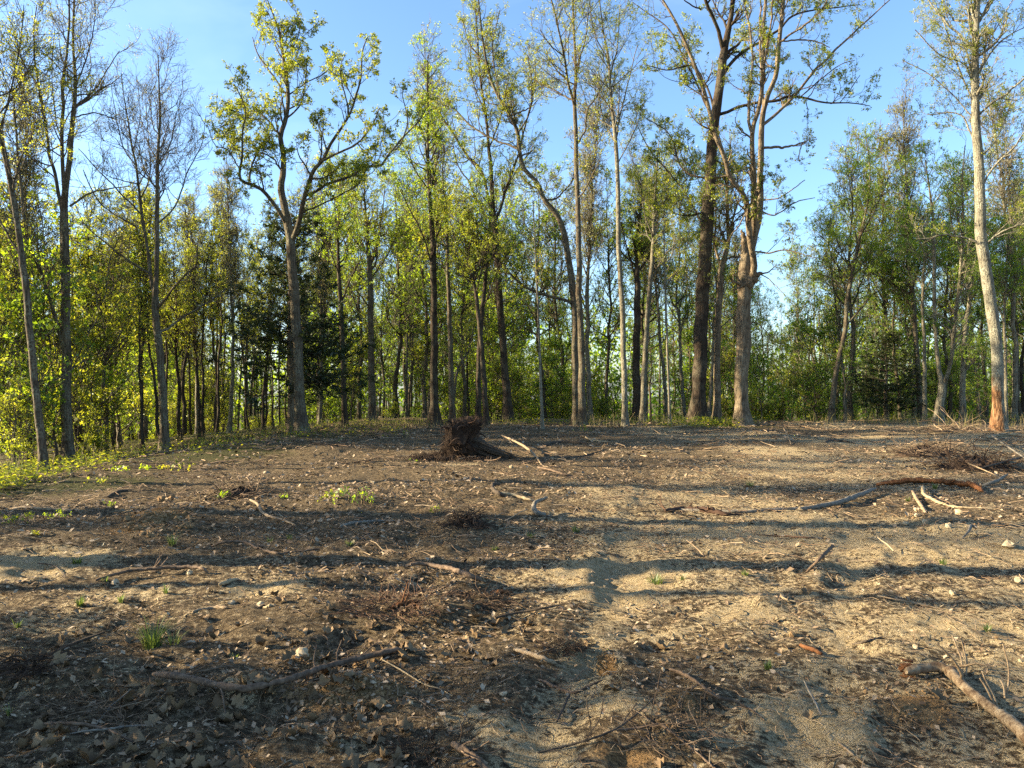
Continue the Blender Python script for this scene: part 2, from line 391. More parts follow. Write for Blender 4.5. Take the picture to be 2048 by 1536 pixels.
M['clay'] = plain('clay', [(0.10, 0.058, 0.024), (0.21, 0.13, 0.058), (0.33, 0.215, 0.10)], 0.95, 30, 0.9)

def ground_material():
    m, n, o = newmat('ground_soil'); L = n.links.new
    tc = nd(n, 'ShaderNodeTexCoord')
    at = nd(n, 'ShaderNodeAttribute'); at.attribute_name = 'mask'
    sp = nd(n, 'ShaderNodeSeparateColor'); L(at.outputs['Color'], sp.inputs[0])
    na = nd(n, 'ShaderNodeTexNoise', Scale=2.4, Detail=9.0, Roughness=0.68); L(tc.outputs['Object'], na.inputs[0])
    nb = nd(n, 'ShaderNodeTexNoise', Scale=22.0, Detail=7.0, Roughness=0.7); L(tc.outputs['Object'], nb.inputs[0])
    nc = nd(n, 'ShaderNodeTexNoise', Scale=110.0, Detail=4.0, Roughness=0.7); L(tc.outputs['Object'], nc.inputs[0])
    soil = ramp(n, [(0.34, (0.045, 0.032, 0.017)), (0.47, (0.145, 0.105, 0.058)), (0.56, (0.26, 0.195, 0.11)), (0.68, (0.40, 0.315, 0.19))], nb.outputs[0])
    sand = ramp(n, [(0.32, (0.29, 0.205, 0.10)), (0.46, (0.50, 0.38, 0.20)), (0.66, (0.62, 0.50, 0.30))], nb.outputs[0])
    clay = ramp(n, [(0.3, (0.17, 0.097, 0.037)), (0.52, (0.36, 0.22, 0.093)), (0.7, (0.48, 0.32, 0.15))], nb.outputs[0])
    moss = ramp(n, [(0.35, (0.045, 0.045, 0.016)), (0.6, (0.12, 0.12, 0.04)), (0.75, (0.19, 0.15, 0.07))], nb.outputs[0])
    def mask(ch, wgt, lo, hi):  # patches broken up by two sizes of noise
        a = nd(n, 'ShaderNodeMath', op='MULTIPLY_ADD'); L(na.outputs[0], a.inputs[0]); a.inputs[1].default_value = wgt * 0.9
        L(sp.outputs[ch], a.inputs[2])
        b = nd(n, 'ShaderNodeMath', op='MULTIPLY_ADD'); L(nb.outputs[0], b.inputs[0]); b.inputs[1].default_value = 1.0; L(a.outputs[0], b.inputs[2])
        c = nd(n, 'ShaderNodeMath', op='MULTIPLY'); L(b.outputs[0], c.inputs[0]); c.inputs[1].default_value = 0.62
        return ramp(n, [(lo, (0, 0, 0)), (hi, (1, 1, 1))], c.outputs[0]).outputs[0]
    col = soil.outputs[0]
    for ch, rp, lo, hi in ((0, sand, 0.715, 0.765), (1, clay, 0.72, 0.77), (2, moss, 0.70, 0.80)):
        k = mask(ch, 0.55, lo, hi)
        mx = nd(n, 'ShaderNodeMixRGB'); L(k, mx.inputs[0]); L(col, mx.inputs[1]); L(rp.outputs[0], mx.inputs[2]); col = mx.outputs[0]
    fl = ramp(n, [(0.40, (0.24, 0.22, 0.19)), (0.50, (1, 1, 1))], nc.outputs[0])
    mx = nd(n, 'ShaderNodeMixRGB', blend='MULTIPLY'); mx.inputs[0].default_value = 0.8; L(col, mx.inputs[1]); L(fl.outputs[0], mx.inputs[2])
    b = nd(n, 'ShaderNodeBsdfPrincipled', Roughness=0.97); b.inputs['Specular IOR Level'].default_value = 0.1
    L(mx.outputs[0], b.inputs['Base Color'])
    ad = nd(n, 'ShaderNodeMath', op='MULTIPLY_ADD'); L(nb.outputs[0], ad.inputs[0]); ad.inputs[1].default_value = 2.2; L(nc.outputs[0], ad.inputs[2])
    bp = nd(n, 'ShaderNodeBump', Strength=1.0, Distance=0.05); L(ad.outputs[0], bp.inputs['Height']); L(bp.outputs[0], b.inputs['Normal'])
    L(b.outputs[0], o.inputs[0]); return m
M['ground'] = ground_material()

# ------------------------------------------------------------------ ground: one sheet to the horizon
def axis(lo, hi, step, g, far0, far1):
    mid = list(np.arange(lo, hi, step))
    a = [hi]; s = step
    while a[-1] < far1: s *= g; a.append(a[-1] + s)
    b = [lo]; s = step
    while b[-1] > far0: s *= g; b.append(b[-1] - s)
    return np.array(b[:0:-1] + mid + a)
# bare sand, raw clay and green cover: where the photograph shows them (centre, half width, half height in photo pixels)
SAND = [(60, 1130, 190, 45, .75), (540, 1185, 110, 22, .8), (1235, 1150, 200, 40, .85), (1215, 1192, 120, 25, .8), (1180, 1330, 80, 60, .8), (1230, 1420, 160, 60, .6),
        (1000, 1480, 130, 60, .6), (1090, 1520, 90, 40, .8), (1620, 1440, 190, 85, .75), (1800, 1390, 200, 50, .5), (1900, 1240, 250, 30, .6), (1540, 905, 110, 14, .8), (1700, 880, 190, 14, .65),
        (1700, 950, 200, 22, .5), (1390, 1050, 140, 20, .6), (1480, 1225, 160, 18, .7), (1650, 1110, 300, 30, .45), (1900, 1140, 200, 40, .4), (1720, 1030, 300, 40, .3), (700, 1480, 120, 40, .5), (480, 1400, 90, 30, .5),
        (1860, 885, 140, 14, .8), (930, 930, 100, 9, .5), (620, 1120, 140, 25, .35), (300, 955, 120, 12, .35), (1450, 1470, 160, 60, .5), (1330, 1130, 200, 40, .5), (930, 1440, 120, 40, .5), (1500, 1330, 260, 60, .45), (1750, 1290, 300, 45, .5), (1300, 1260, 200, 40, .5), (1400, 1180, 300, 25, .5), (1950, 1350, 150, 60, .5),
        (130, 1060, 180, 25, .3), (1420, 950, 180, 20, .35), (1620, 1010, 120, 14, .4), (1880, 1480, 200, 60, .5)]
CLAY = [(315, 1045, 75, 30, .8), (700, 1375, 150, 45, .75), (1215, 1325, 22, 35, .8), (1830, 1410, 110, 50, .6), (860, 1065, 70, 18, .5), (1260, 1530, 120, 30, .6), (900, 1300, 150, 40, .4), (1370, 1420, 60, 50, .55), (400, 1075, 60, 20, .4), (620, 1310, 80, 30, .5), (1640, 1300, 80, 20, .35)]
MOSS = [(120, 965, 260, 30, .7), (420, 905, 260, 25, .6), (680, 870, 160, 12, .5), (1400, 850, 240, 10, .6), (1750, 842, 200, 6, .6), (250, 940, 250, 20, .4), (1960, 845, 120, 6, .4)]
def ground():
    xs = axis(-4.6, 4.6, 0.045, 1.06, -420, 420); ys = axis(2.5, 7.5, 0.045, 1.035, -160, 520)
    X, Y = np.meshgrid(xs, ys)
    Z = terr(X, Y)
    nx, ny = len(xs), len(ys)
    i = np.arange(ny - 1)[:, None] * nx + np.arange(nx - 1)[None]
    q = np.stack([i, i + 1, i + nx + 1, i + nx], -1).reshape(-1, 4)
    mb = MB(); mb.add(np.stack([X, Y, Z], -1), q)
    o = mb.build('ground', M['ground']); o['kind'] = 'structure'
    col = np.zeros((ny, nx, 4)); col[..., 3] = 1
    for ch, lst in ((0, SAND), (1, CLAY), (2, MOSS)):
        for (px, py, rx, ry, s) in lst:
            bx, by = flat(px, py); _, y0 = flat(px, py + ry); _, y1 = flat(px, py - min(ry, (py - CY) * 0.6))
            rX = rx * by / F; rY = (y1 - y0) / 2
            col[..., ch] = np.maximum(col[..., ch], s * np.exp(-(((X - bx) / rX) ** 2 + ((Y - by) / rY) ** 2) * 0.9))
    for (x0, k) in RUTS[:2]:
        u = X - x0 - k * Y + 0.05 * np.sin(Y * 0.9 + x0)
        col[..., 0] = np.maximum(col[..., 0], (0.52 * np.exp(-(u / 0.34) ** 2)) * sstep(13, 8, Y) * (Y > 0))
    wood = np.maximum(sstep(7, 10, -X), sstep(33, 40, Y))
    col[..., 2] = np.maximum(col[..., 2], 0.5 * wood)
    col[..., 0] *= 1 - wood
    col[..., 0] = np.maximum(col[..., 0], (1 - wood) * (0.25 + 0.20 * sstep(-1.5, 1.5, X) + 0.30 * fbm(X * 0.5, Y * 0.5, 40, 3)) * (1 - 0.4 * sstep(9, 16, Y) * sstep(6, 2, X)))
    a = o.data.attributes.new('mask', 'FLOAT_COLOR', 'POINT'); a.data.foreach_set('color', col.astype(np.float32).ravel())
    return o
GROUND = ground()

def sand_at(X, Y):
    v = np.zeros_like(X)
    for (px, py, rx, ry, s) in SAND:
        bx, by = flat(px, py); _, y0 = flat(px, py + ry); _, y1 = flat(px, py - min(ry, (py - CY) * 0.6))
        v = np.maximum(v, s * np.exp(-(((X - bx) / (rx * by / F)) ** 2 + ((Y - by) / ((y1 - y0) / 2)) ** 2)))
    for (x0, k) in RUTS[:2]:
        v = np.maximum(v, 0.6 * np.exp(-((X - x0 - k * Y + 0.05 * np.sin(Y * 0.9 + x0)) / 0.28) ** 2) * sstep(13, 8, Y))
    return np.clip(v + 0.28 * sstep(-1.5, 1.5, X) * (0.5 + fbm(X * 0.5, Y * 0.5, 40, 3)) * (Y < 12), 0, 1)

# ------------------------------------------------------------------ trees traced one by one from the photograph
def fine(P, R, mb, H, n1, n2, n3, L1, L2, L3, leaf, size, per=3, spread=0.06, rmin=(0.007, 0.0045, 0.003), t0=0.2, up=(0.16, 0.12, 0.05), ang=(30, 70), lt=(1, 2, 3), wid=0.55, k=(4, 3, 3)):
    """branches, twigs, twiglets and leaves off the limb lines P; all go to mb (material 0 wood, 1 leaf)"""
    B1, R1 = spawn(P, R, n1, t0, 1.0, L1, ang, 8, up[0], 0.28, 0.5, 0.3, rmin[0])
    tubes(mb, B1, R1, k[0], 0, cap=False)
    B2, R2 = spawn(B1, R1, n2, 0.2, 1.0, L2, (25, 65), 5, up[1], 0.3, 0.6, 0.4, rmin[1])
    tubes(mb, B2, R2, k[1], 0, cap=False)
    B3, R3 = spawn(B2, R2, n3, 0.15, 1.0, L3, (20, 60), 3, up[2], 0.3, 0.7, 0.6, rmin[2])
    tubes(mb, B3, R3, k[2], 0, cap=False)
    if leaf: leaves(mb, B3, leaf, size, 1, per, spread, 0.3, 0.35, wid)
    return B1, B2, B3

def px_tree(name, label, base, trunk, limbs, barkm, leafm, D=None, n=(40, 240, 1100), L=((0.8, 2.2), (0.5, 1.1), (0.25, 0.5)), leaf=3000, size=0.10, per=3, t_first=0.55, seed=1, sides=14, flare=0.6, extra=None, spread=0.07, cat='tree', group='trees standing at the edge of the clearing', up=(0.16, 0.12, 0.05), rough=0.10, wid=0.55, names={}):
    """trunk and limbs: [(x, y, width)] in photo pixels, taken back to the tree's own distance and given depth"""
    global RNG
    RNG = np.random.default_rng(seed)
    g = gpt(*base) if D is None else np.array([(base[0] - CX) * D / F, D, float(terr((base[0] - CX) * D / F, D))])
    D = g[1]
    known = []                                    # (x, y, depth offset) of lines placed so far
    def place(line, first):
        a = resample(line, 26 if first else 16)
        if first: off = np.zeros(len(a)) + 0.25 * D / 27 * np.sin(np.linspace(0, 2.2, len(a)) + seed) * np.linspace(0, 1, len(a))
        else:
            kk = min(known, key=lambda c: (c[0] - a[0, 0]) ** 2 + (c[1] - a[0, 1]) ** 2)
            s = np.concatenate([[0], np.cumsum(np.hypot(np.diff(a[:, 0]), np.diff(a[:, 1])))]) * D / F
            sl = RNG.uniform(0.15, 0.6) * RNG.choice([-1, 1])
            off = kk[2] + sl * s * (1 - 0.04 * s)
        for r, f in zip(a, off): known.append((r[0], r[1], f))
        d = D + off
        P = np.stack([(a[:, 0] - CX) * d / F, d, EYE - (a[:, 1] - CY) * d / F], 1)
        R = np.maximum(a[:, 2] * D / F * (0.47 if first else 0.40), 0.006)
        return P, R
    root = empty(name, g)
    tag(root, label, cat, group)
    P, R = place(trunk, True)
    P[0] = g - np.array([0, 0, 0.15])
    P[0, 0] = P[1, 0]*0.6+P[0,0]*0.4
    R = R * (1 + flare * np.exp(-np.maximum(P[:, 2] - g[2], 0) / 0.22))
    jit = RNG.normal(size=P.shape) * R[:, None] * 0.10; jit[:2] = 0; P = P + jit
    mb = MB(); Pf = resample(np.c_[P, R], 60)
    tubes(mb, Pf[:, :3], Pf[:, 3], sides, 0, rough)
    mb.build('trunk', M[barkm], root, True, g)
    LP, LR = [], []
    cut = int(26 * t_first)
    top = resample(np.c_[P[cut:], R[cut:]], 16); LP.append(top[:, :3]); LR.append(top[:, 3])
    for li, ln in enumerate(limbs):
        p, r = place(ln, False)
        p = p + RNG.normal(size=p.shape) * np.minimum(r, 0.05)[:, None] * 0.35
        mb = MB(); pf = resample(np.c_[p, r], 30)
        tubes(mb, pf[:, :3], pf[:, 3], 8, 0, rough)
        mb.build(names.get(li, 'limb'), M[barkm], root, True, g)
        LP.append(p); LR.append(r)
    LP = np.array(LP); LR = np.array(LR)
    mb = MB()
    fine(LP, LR, mb, None, n[0], n[1], int(n[2] * 1.0), L[0], L[1], L[2], int(leaf * 1.65), size * 0.58, per, spread, t0=0.12, up=up, wid=wid)
    if extra: extra(mb, g, LP, LR)
    mb.build('crown', [M[barkm], M[leafm]], root, True, g)
    return root

HERO = [
 dict(name='leaning_tree', label='thin trunk leaning outward at the green wood edge, seedlings round its foot', base=(90, 946), trunk=[(90, 946, 18), (77, 830, 15), (62, 690, 14), (49, 552, 13), (35, 450, 11), (24, 390, 11), (12, 320, 10), (-6, 240, 9), (-30, 120, 6), (-45, 0, 4)],
      limbs=[[(44, 513, 7), (10, 460, 5), (-30, 380, 3)], [(24, 390, 6), (40, 320, 4), (70, 260, 2)], [(0, 262, 6), (20, 190, 4), (40, 90, 3), (48, 10, 2)]], barkm='bark_mid', leafm='leaf_yellow', leaf=2200, size=0.07, n=(40, 260, 1200)),
 dict(name='forked_tree', label='tall tree splitting into many upright stems with sparse pale buds, burl at its foot', base=(134, 925), trunk=[(134, 925, 24), (136, 895, 22), (133, 792, 20), (131, 655, 18), (130, 518, 17), (128, 444, 16), (130, 390, 13), (137, 342, 11), (145, 239, 9), (152, 171, 7), (146, 85, 5), (150, -40, 4), (150, -160, 2)],
      limbs=[[(130, 410, 9), (125, 273, 8), (126, 171, 7), (137, 85, 5), (138, 0, 4), (136, -90, 2)], [(128, 440, 10), (115, 375, 9), (102, 325, 8), (92, 256, 7), (75, 171, 5), (44, 120, 3), (30, 60, 2)], [(98, 300, 6), (85, 215, 5), (70, 130, 4), (68, 60, 3), (74, 10, 2)],
             [(124, 690, 10), (108, 625, 9), (88, 560, 8), (66, 505, 8), (53, 470, 7), (40, 345, 6), (31, 256, 5), (29, 180, 3)], [(140, 413, 6), (165, 395, 5), (191, 383, 4), (260, 372, 2)], [(150, 215, 6), (191, 178, 4), (212, 143, 3), (239, 102, 2)], [(146, 235, 4), (190, 226, 3), (235, 240, 2)], [(58, 455, 4), (30, 470, 3), (0, 410, 2)],
             [(126, 290, 4), (112, 240, 3), (104, 150, 2), (110, 60, 2)], [(152, 171, 4), (175, 110, 3), (190, 30, 2), (188, -40, 1.5)]], barkm='bark_mid', leafm='leaf_pale', leaf=4200, size=0.055, n=(90, 560, 2600), L=((0.7, 1.9), (0.4, 1.0), (0.2, 0.45))),
 dict(name='bare_twigged_tree', label='two-stemmed tree with nearly bare purple twigs and low side limbs, beside the cedar', base=(330, 900), trunk=[(330, 900, 19), (326, 792, 16), (318, 689, 15), (312, 640, 14), (309, 600, 13), (313, 552, 9), (314, 470, 9), (314, 410, 8), (316, 308, 6), (320, 239, 5), (318, 164, 3), (316, 110, 2)],
      limbs=[[(309, 596, 10), (301, 552, 9), (291, 480, 8), (284, 427, 7), (273, 342, 6), (263, 290, 5), (250, 205, 3), (243, 147, 2)], [(284, 430, 5), (239, 383, 4), (191, 335, 3), (157, 297, 2)], [(275, 455, 4), (222, 424, 3), (191, 393, 3), (166, 340, 2)], [(314, 450, 5), (352, 410, 4), (376, 342, 3), (403, 290, 2), (412, 230, 1.5)],
             [(314, 618, 7), (345, 580, 5), (375, 545, 5), (393, 529, 4), (394, 490, 2)], [(316, 668, 7), (345, 650, 6), (376, 628, 5), (417, 604, 4), (455, 576, 2)], [(304, 552, 6), (270, 530, 5), (239, 508, 4), (205, 481, 3), (171, 450, 2), (150, 410, 1.5)], [(280, 400, 4), (300, 350, 3), (296, 270, 2), (290, 180, 1.5)], [(316, 330, 4), (340, 290, 3), (352, 230, 2)], [(270, 330, 3), (245, 290, 3), (230, 220, 2), (222, 170, 1.5)], [(266, 300, 3), (280, 240, 2), (276, 170, 1.5)]],
      barkm='bark_mid', leafm='leaf_pale', leaf=2600, size=0.05, n=(110, 700, 3200), L=((0.8, 2.0), (0.5, 1.0), (0.2, 0.5))),
 dict(name='spreading_oak', label='broad oak with crooked spreading limbs and olive leaf tufts, rising out of the dark cedar', base=(606, 866), trunk=[(606, 866, 27), (602, 830, 24), (597, 758, 21), (593, 655, 20), (586, 552, 19), (580, 478, 18), (572, 430, 15), (563, 380, 14), (562, 365, 13), (569, 325, 11), (560, 280, 10), (571, 239, 9), (576, 188, 8), (567, 120, 6), (560, 68, 5), (543, 20, 3), (535, 0, 2)],
      limbs=[[(576, 452, 11), (562, 430, 10), (537, 393, 9), (502, 369, 8), (477, 357, 7), (485, 308, 5), (485, 256, 4), (492, 222, 3), (470, 170, 2)], [(497, 363, 6), (506, 325, 5), (523, 290, 4), (533, 270, 3), (520, 240, 2)], [(582, 482, 14), (593, 458, 13), (605, 420, 12), (612, 386, 11), (626, 345, 10), (649, 314, 8), (670, 273, 7), (700, 232, 5), (707, 205, 5), (721, 164, 4), (724, 103, 3), (735, 75, 2)],
             [(612, 392, 8), (630, 385, 7), (649, 372, 7), (700, 352, 6), (731, 335, 6), (762, 328, 6), (783, 301, 5), (817, 263, 4), (840, 240, 3), (853, 215, 2)], [(640, 325, 6), (680, 304, 5), (714, 287, 4), (741, 256, 3), (760, 215, 2)], [(563, 275, 6), (533, 239, 5), (506, 222, 4), (485, 232, 3), (440, 255, 2)], [(574, 195, 5), (555, 165, 4), (533, 133, 4), (513, 103, 3), (505, 75, 2)], [(577, 190, 4), (615, 164, 3), (649, 147, 3), (672, 120, 2)],
             [(570, 240, 5), (600, 210, 4), (610, 170, 3), (615, 110, 2)], [(480, 340, 3), (455, 300, 3), (430, 290, 2), (415, 250, 1.5)], [(567, 350, 5), (548, 320, 4), (522, 305, 3), (490, 300, 2)], [(783, 301, 3), (800, 290, 3), (815, 240, 3), (805, 190, 2), (812, 170, 1.5)], [(700, 235, 4), (690, 190, 3), (680, 140, 2), (690, 110, 1.5)], [(735, 335, 3), (715, 370, 3), (690, 385, 2)], [(566, 120, 4), (590, 90, 3), (600, 50, 2), (590, 20, 1.5)], [(605, 425, 5), (640, 410, 4), (690, 385, 3), (720, 365, 2)], [(714, 287, 3), (730, 300, 3), (760, 290, 2), (770, 250, 1.5)]],
      barkm='bark_mid', leafm='leaf_olive', leaf=8600, size=0.115, per=3, n=(130, 620, 2400), L=((0.6, 1.6), (0.35, 0.8), (0.18, 0.4)), t_first=0.6, seed=4),
 dict(name='straight_tree', label='straight dark trunk just beside the cedar, leafy green above', base=(690, 852), trunk=[(690, 852, 13), (687, 758, 11), (684, 655, 10), (678, 552, 8), (676, 470, 6), (680, 400, 4), (690, 340, 2)], limbs=[[(682, 610, 5), (700, 560, 4), (730, 500, 2)], [(678, 550, 4), (660, 500, 3), (640, 440, 2)]], barkm='bark_dark', leafm='leaf_green', leaf=2600, size=0.10, n=(50, 240, 900), D=32),
 dict(name='fan_crowned_tree', label='pale trunk opening into a fan of thin stems with yellowish crown', base=(745, 842), trunk=[(745, 842, 17), (743, 723, 14), (741, 587, 12), (738, 518, 10), (733, 450, 6), (728, 380, 3), (730, 350, 2)], limbs=[[(740, 540, 6), (755, 480, 5), (765, 420, 3), (770, 370, 2)], [(739, 520, 5), (715, 460, 4), (705, 400, 2)], [(741, 570, 4), (700, 530, 3), (688, 490, 2)], [(741, 560, 4), (775, 510, 3), (800, 450, 2)], [(742, 620, 4), (720, 590, 3), (690, 560, 2)]], barkm='bark_mid', leafm='leaf_yellow', leaf=3600, size=0.10, n=(70, 340, 1300), D=36),
 dict(name='thick_footed_tree', label='dark trunk with flared foot behind the uprooted stump, leafy to the top', base=(869, 843), trunk=[(869, 843, 21), (868, 760, 16), (868, 621, 14), (865, 484, 12), (861, 420, 9), (856, 330, 7), (856, 273, 5), (855, 180, 4), (856, 110, 2)], limbs=[[(866, 540, 5), (845, 470, 4), (820, 420, 3), (800, 380, 2)], [(865, 500, 5), (885, 440, 4), (900, 380, 2)], [(858, 380, 4), (830, 340, 3), (815, 300, 2)], [(857, 330, 4), (875, 290, 3), (885, 240, 2)]], barkm='bark_dark', leafm='leaf_green', leaf=4200, size=0.10, n=(90, 420, 1700), D=33, flare=1.1),
 dict(name='crooked_branch_tree', label='grey trunk with a crooked elbow branch low on its side, behind the root ball', base=(905, 838), trunk=[(905, 838, 13), (902, 741, 11), (899, 621, 9), (895, 518, 7), (893, 430, 5), (885, 350, 3), (890, 290, 2)], limbs=[[(907, 800, 8), (912, 760, 6), (916, 735, 6), (930, 715, 5), (942, 690, 4), (947, 650, 3)], [(897, 560, 4), (875, 500, 3), (865, 440, 2)], [(896, 540, 4), (920, 480, 3), (930, 420, 2)]], barkm='bark_mid', leafm='leaf_yellow', leaf=3000, size=0.10, n=(60, 260, 1000), D=34),
 dict(name='crossing_trunk', label='dark slanting trunk that crosses its neighbour behind the root ball', base=(957, 840), trunk=[(957, 840, 13), (957, 741, 11), (962, 655, 10), (971, 552, 8), (979, 467, 6), (984, 400, 3), (990, 350, 2)], limbs=[[(965, 620, 4), (985, 570, 3), (1000, 520, 2)], [(973, 540, 4), (955, 490, 3), (945, 430, 2)]], barkm='bark_dark', leafm='leaf_green', leaf=1500, size=0.09, n=(40, 180, 600), D=32),
 dict(name='crossing_trunk', label='dark trunk bending over its crossing neighbour, pale scar at its foot', base=(973, 842), trunk=[(973, 842, 13), (969, 770, 11), (964, 706, 10), (958, 640, 9), (949, 570, 7), (935, 511, 5), (925, 450, 3), (915, 400, 2)], limbs=[[(952, 590, 4), (965, 530, 3), (970, 480, 2)], [(940, 525, 3), (915, 490, 2.5), (900, 440, 2)]], barkm='bark_dark', leafm='leaf_yellow', leaf=1800, size=0.09, n=(40, 180, 700), D=31),
 dict(name='vase_shaped_tree', label='dark trunk opening like a vase into several arching limbs high up', base=(1017, 843), trunk=[(1017, 843, 22), (1014, 790, 18), (1010, 741, 16), (1001, 621, 14), (994, 518, 13), (989, 445, 12), (984, 390, 9), (983, 342, 8), (977, 290, 7), (971, 222, 5), (960, 154, 4), (955, 70, 3), (950, 0, 2)],
      limbs=[[(986, 420, 8), (975, 385, 7), (964, 345, 7), (943, 321, 7), (923, 294, 6), (902, 260, 6), (882, 232, 5), (865, 209, 4), (826, 208, 2)], [(987, 438, 7), (975, 435, 6), (955, 400, 6), (935, 360, 4), (915, 330, 3), (905, 280, 2)], [(990, 440, 8), (998, 425, 7), (1015, 369, 6), (1035, 318, 5), (1049, 256, 4), (1066, 188, 3), (1072, 120, 2)], [(1005, 395, 4), (1040, 330, 3), (1075, 290, 2)], [(976, 300, 4), (1000, 240, 3), (1010, 180, 2)], [(970, 225, 3), (945, 160, 3), (940, 80, 2)], [(996, 540, 4), (1020, 500, 3), (1050, 480, 2)]],
      barkm='bark_dark', leafm='leaf_olive', leaf=5200, size=0.10, n=(120, 560, 2300), seed=9, t_first=0.62),
 dict(name='bowed_tree', label='big grey trunk bowing over to one side with a long low drooping limb', base=(1153, 850), trunk=[(1153, 850, 17), (1151, 760, 15), (1150, 655, 15), (1148, 604, 15), (1140, 535, 14), (1130, 480, 13), (1121, 441, 12), (1105, 418, 11), (1090, 403, 10), (1070, 359, 9), (1046, 335, 9), (1037, 290, 8), (1035, 263, 8), (1018, 229, 7), (988, 178, 6), (974, 130, 5), (964, 68, 4), (957, 0, 3), (950, -70, 2)],
      limbs=[[(1147, 607, 8), (1125, 600, 8), (1107, 597, 7), (1066, 580, 7), (1035, 563, 6), (1015, 539, 6), (988, 511, 5), (953, 491, 4), (919, 457, 3), (900, 420, 2)], [(1040, 300, 6), (1010, 288, 5), (977, 273, 5), (943, 253, 5), (912, 222, 4), (882, 195, 3), (861, 171, 2)], [(1090, 403, 5), (1078, 380, 5), (1060, 370, 4), (1040, 350, 3)], [(1092, 400, 5), (1115, 395, 4), (1145, 360, 3), (1150, 330, 2)], [(1036, 265, 4), (1055, 235, 4), (1065, 180, 3), (1055, 110, 2)], [(1000, 195, 4), (985, 100, 3), (1000, 20, 2)], [(1020, 232, 4), (1060, 215, 3), (1075, 200, 2)], [(974, 130, 3), (940, 90, 2.5), (925, 40, 2)]],
      barkm='bark_mid', leafm='leaf_olive', leaf=5600, size=0.10, n=(130, 560, 2300), seed=12, t_first=0.5, L=((0.6, 1.8), (0.4, 0.9), (0.2, 0.4))),
 dict(name='upright_tree', label='straight slim trunk pressed against the bowed tree, forking high into bare upright stems', base=(1166, 852), trunk=[(1166, 852, 18), (1162, 689, 14), (1158, 587, 13), (1158, 513, 12), (1153, 342, 10), (1150, 239, 9), (1148, 205, 8), (1152, 137, 6), (1148, 68, 5), (1145, 0, 4), (1140, -120, 2)],
      limbs=[[(1149, 215, 7), (1138, 171, 6), (1128, 113, 5), (1111, 34, 4), (1095, -30, 3), (1085, -100, 2)], [(1149, 202, 5), (1135, 195, 4), (1104, 178, 3), (1056, 154, 2)], [(1153, 290, 5), (1170, 260, 4), (1175, 220, 4), (1195, 190, 3), (1215, 150, 2)], [(1128, 113, 3), (1100, 90, 3), (1080, 60, 2)], [(1155, 400, 4), (1175, 370, 3), (1200, 320, 2)], [(1152, 137, 4), (1170, 80, 3), (1180, 0, 2)]],
      barkm='bark_mid', leafm='leaf_olive', leaf=2600, size=0.085, n=(80, 380, 1500), seed=15, t_first=0.62),
 dict(name='pole_sapling', label='very thin pale pole of a tree standing in the leaf litter before the bowed tree', base=(1085, 858), trunk=[(1085, 858, 8), (1081, 760, 6), (1078, 655, 5), (1073, 552, 4), (1070, 484, 3), (1066, 400, 2)], limbs=[[(1073, 552, 2), (1060, 520, 1.5), (1050, 500, 1)]], barkm='bark_pale', leafm='leaf_yellow', leaf=260, size=0.08, n=(14, 40, 120), L=((0.4, 1.0), (0.3, 0.6), (0.15, 0.3))),
 dict(name='slim_tree', label='slim pale trunk with a narrow upswept crown between bowed tree and dark oak', base=(1251, 853), trunk=[(1251, 853, 13), (1246, 655, 11), (1240, 552, 10), (1238, 513, 10), (1235, 342, 9), (1230, 273, 8), (1223, 205, 6), (1217, 120, 5), (1205, 51, 3), (1195, -40, 2)],
      limbs=[[(1231, 280, 5), (1240, 230, 4), (1255, 170, 3), (1275, 90, 2)], [(1225, 215, 5), (1222, 150, 4), (1235, 90, 3), (1240, 10, 2)], [(1232, 290, 4), (1205, 230, 3), (1195, 150, 2)], [(1234, 330, 3), (1270, 260, 2.5), (1290, 200, 2)], [(1217, 120, 3), (1190, 70, 2.5), (1180, 10, 2)]], barkm='bark_pale', leafm='leaf_yellow', leaf=2400, size=0.09, n=(70, 340, 1400), seed=17, t_first=0.6),
 dict(name='stout_dark_tree', label='stout blackish trunk set back in the wood between two pale slim stems', base=(1273, 838), trunk=[(1273, 838, 19), (1273, 740, 16), (1274, 587, 13), (1275, 500, 9), (1280, 430, 6), (1285, 360, 3)], limbs=[[(1273, 560, 6), (1255, 500, 4), (1240, 440, 2)], [(1275, 520, 5), (1300, 470, 4), (1320, 410, 2)]], barkm='bark_dark', leafm='leaf_green', leaf=3000, size=0.11, n=(60, 280, 1100), D=40),
 dict(name='pale_slanting_tree', label='pale lichen-grey trunk tilting slightly beside the stout blackish one', base=(1286, 838), trunk=[(1286, 838, 13), (1290, 720, 11), (1296, 621, 10), (1305, 518, 9), (1308, 450, 7), (1312, 360, 4), (1318, 280, 2)], limbs=[[(1302, 560, 4), (1330, 510, 3), (1360, 480, 2)], [(1307, 480, 4), (1290, 430, 3), (1280, 370, 2)], [(1309, 440, 4), (1335, 390, 3), (1345, 320, 2)]], barkm='bark_pale', leafm='leaf_olive', leaf=3000, size=0.10, n=(70, 320, 1200), D=37),
 dict(name='wiry_tree', label='wiry thin grey stem with a scrubby foot, next to the tall dark oak', base=(1340, 850), trunk=[(1340, 850, 7), (1337, 760, 5), (1333, 655, 5), (1331, 590, 4), (1329, 518, 3), (1328, 420, 2)], limbs=[[(1330, 560, 2), (1345, 500, 1.6), (1350, 450, 1)]], barkm='bark_pale', leafm='leaf_olive', leaf=500, size=0.08, n=(20, 80, 260), L=((0.4, 1.0), (0.3, 0.6), (0.15, 0.3))),
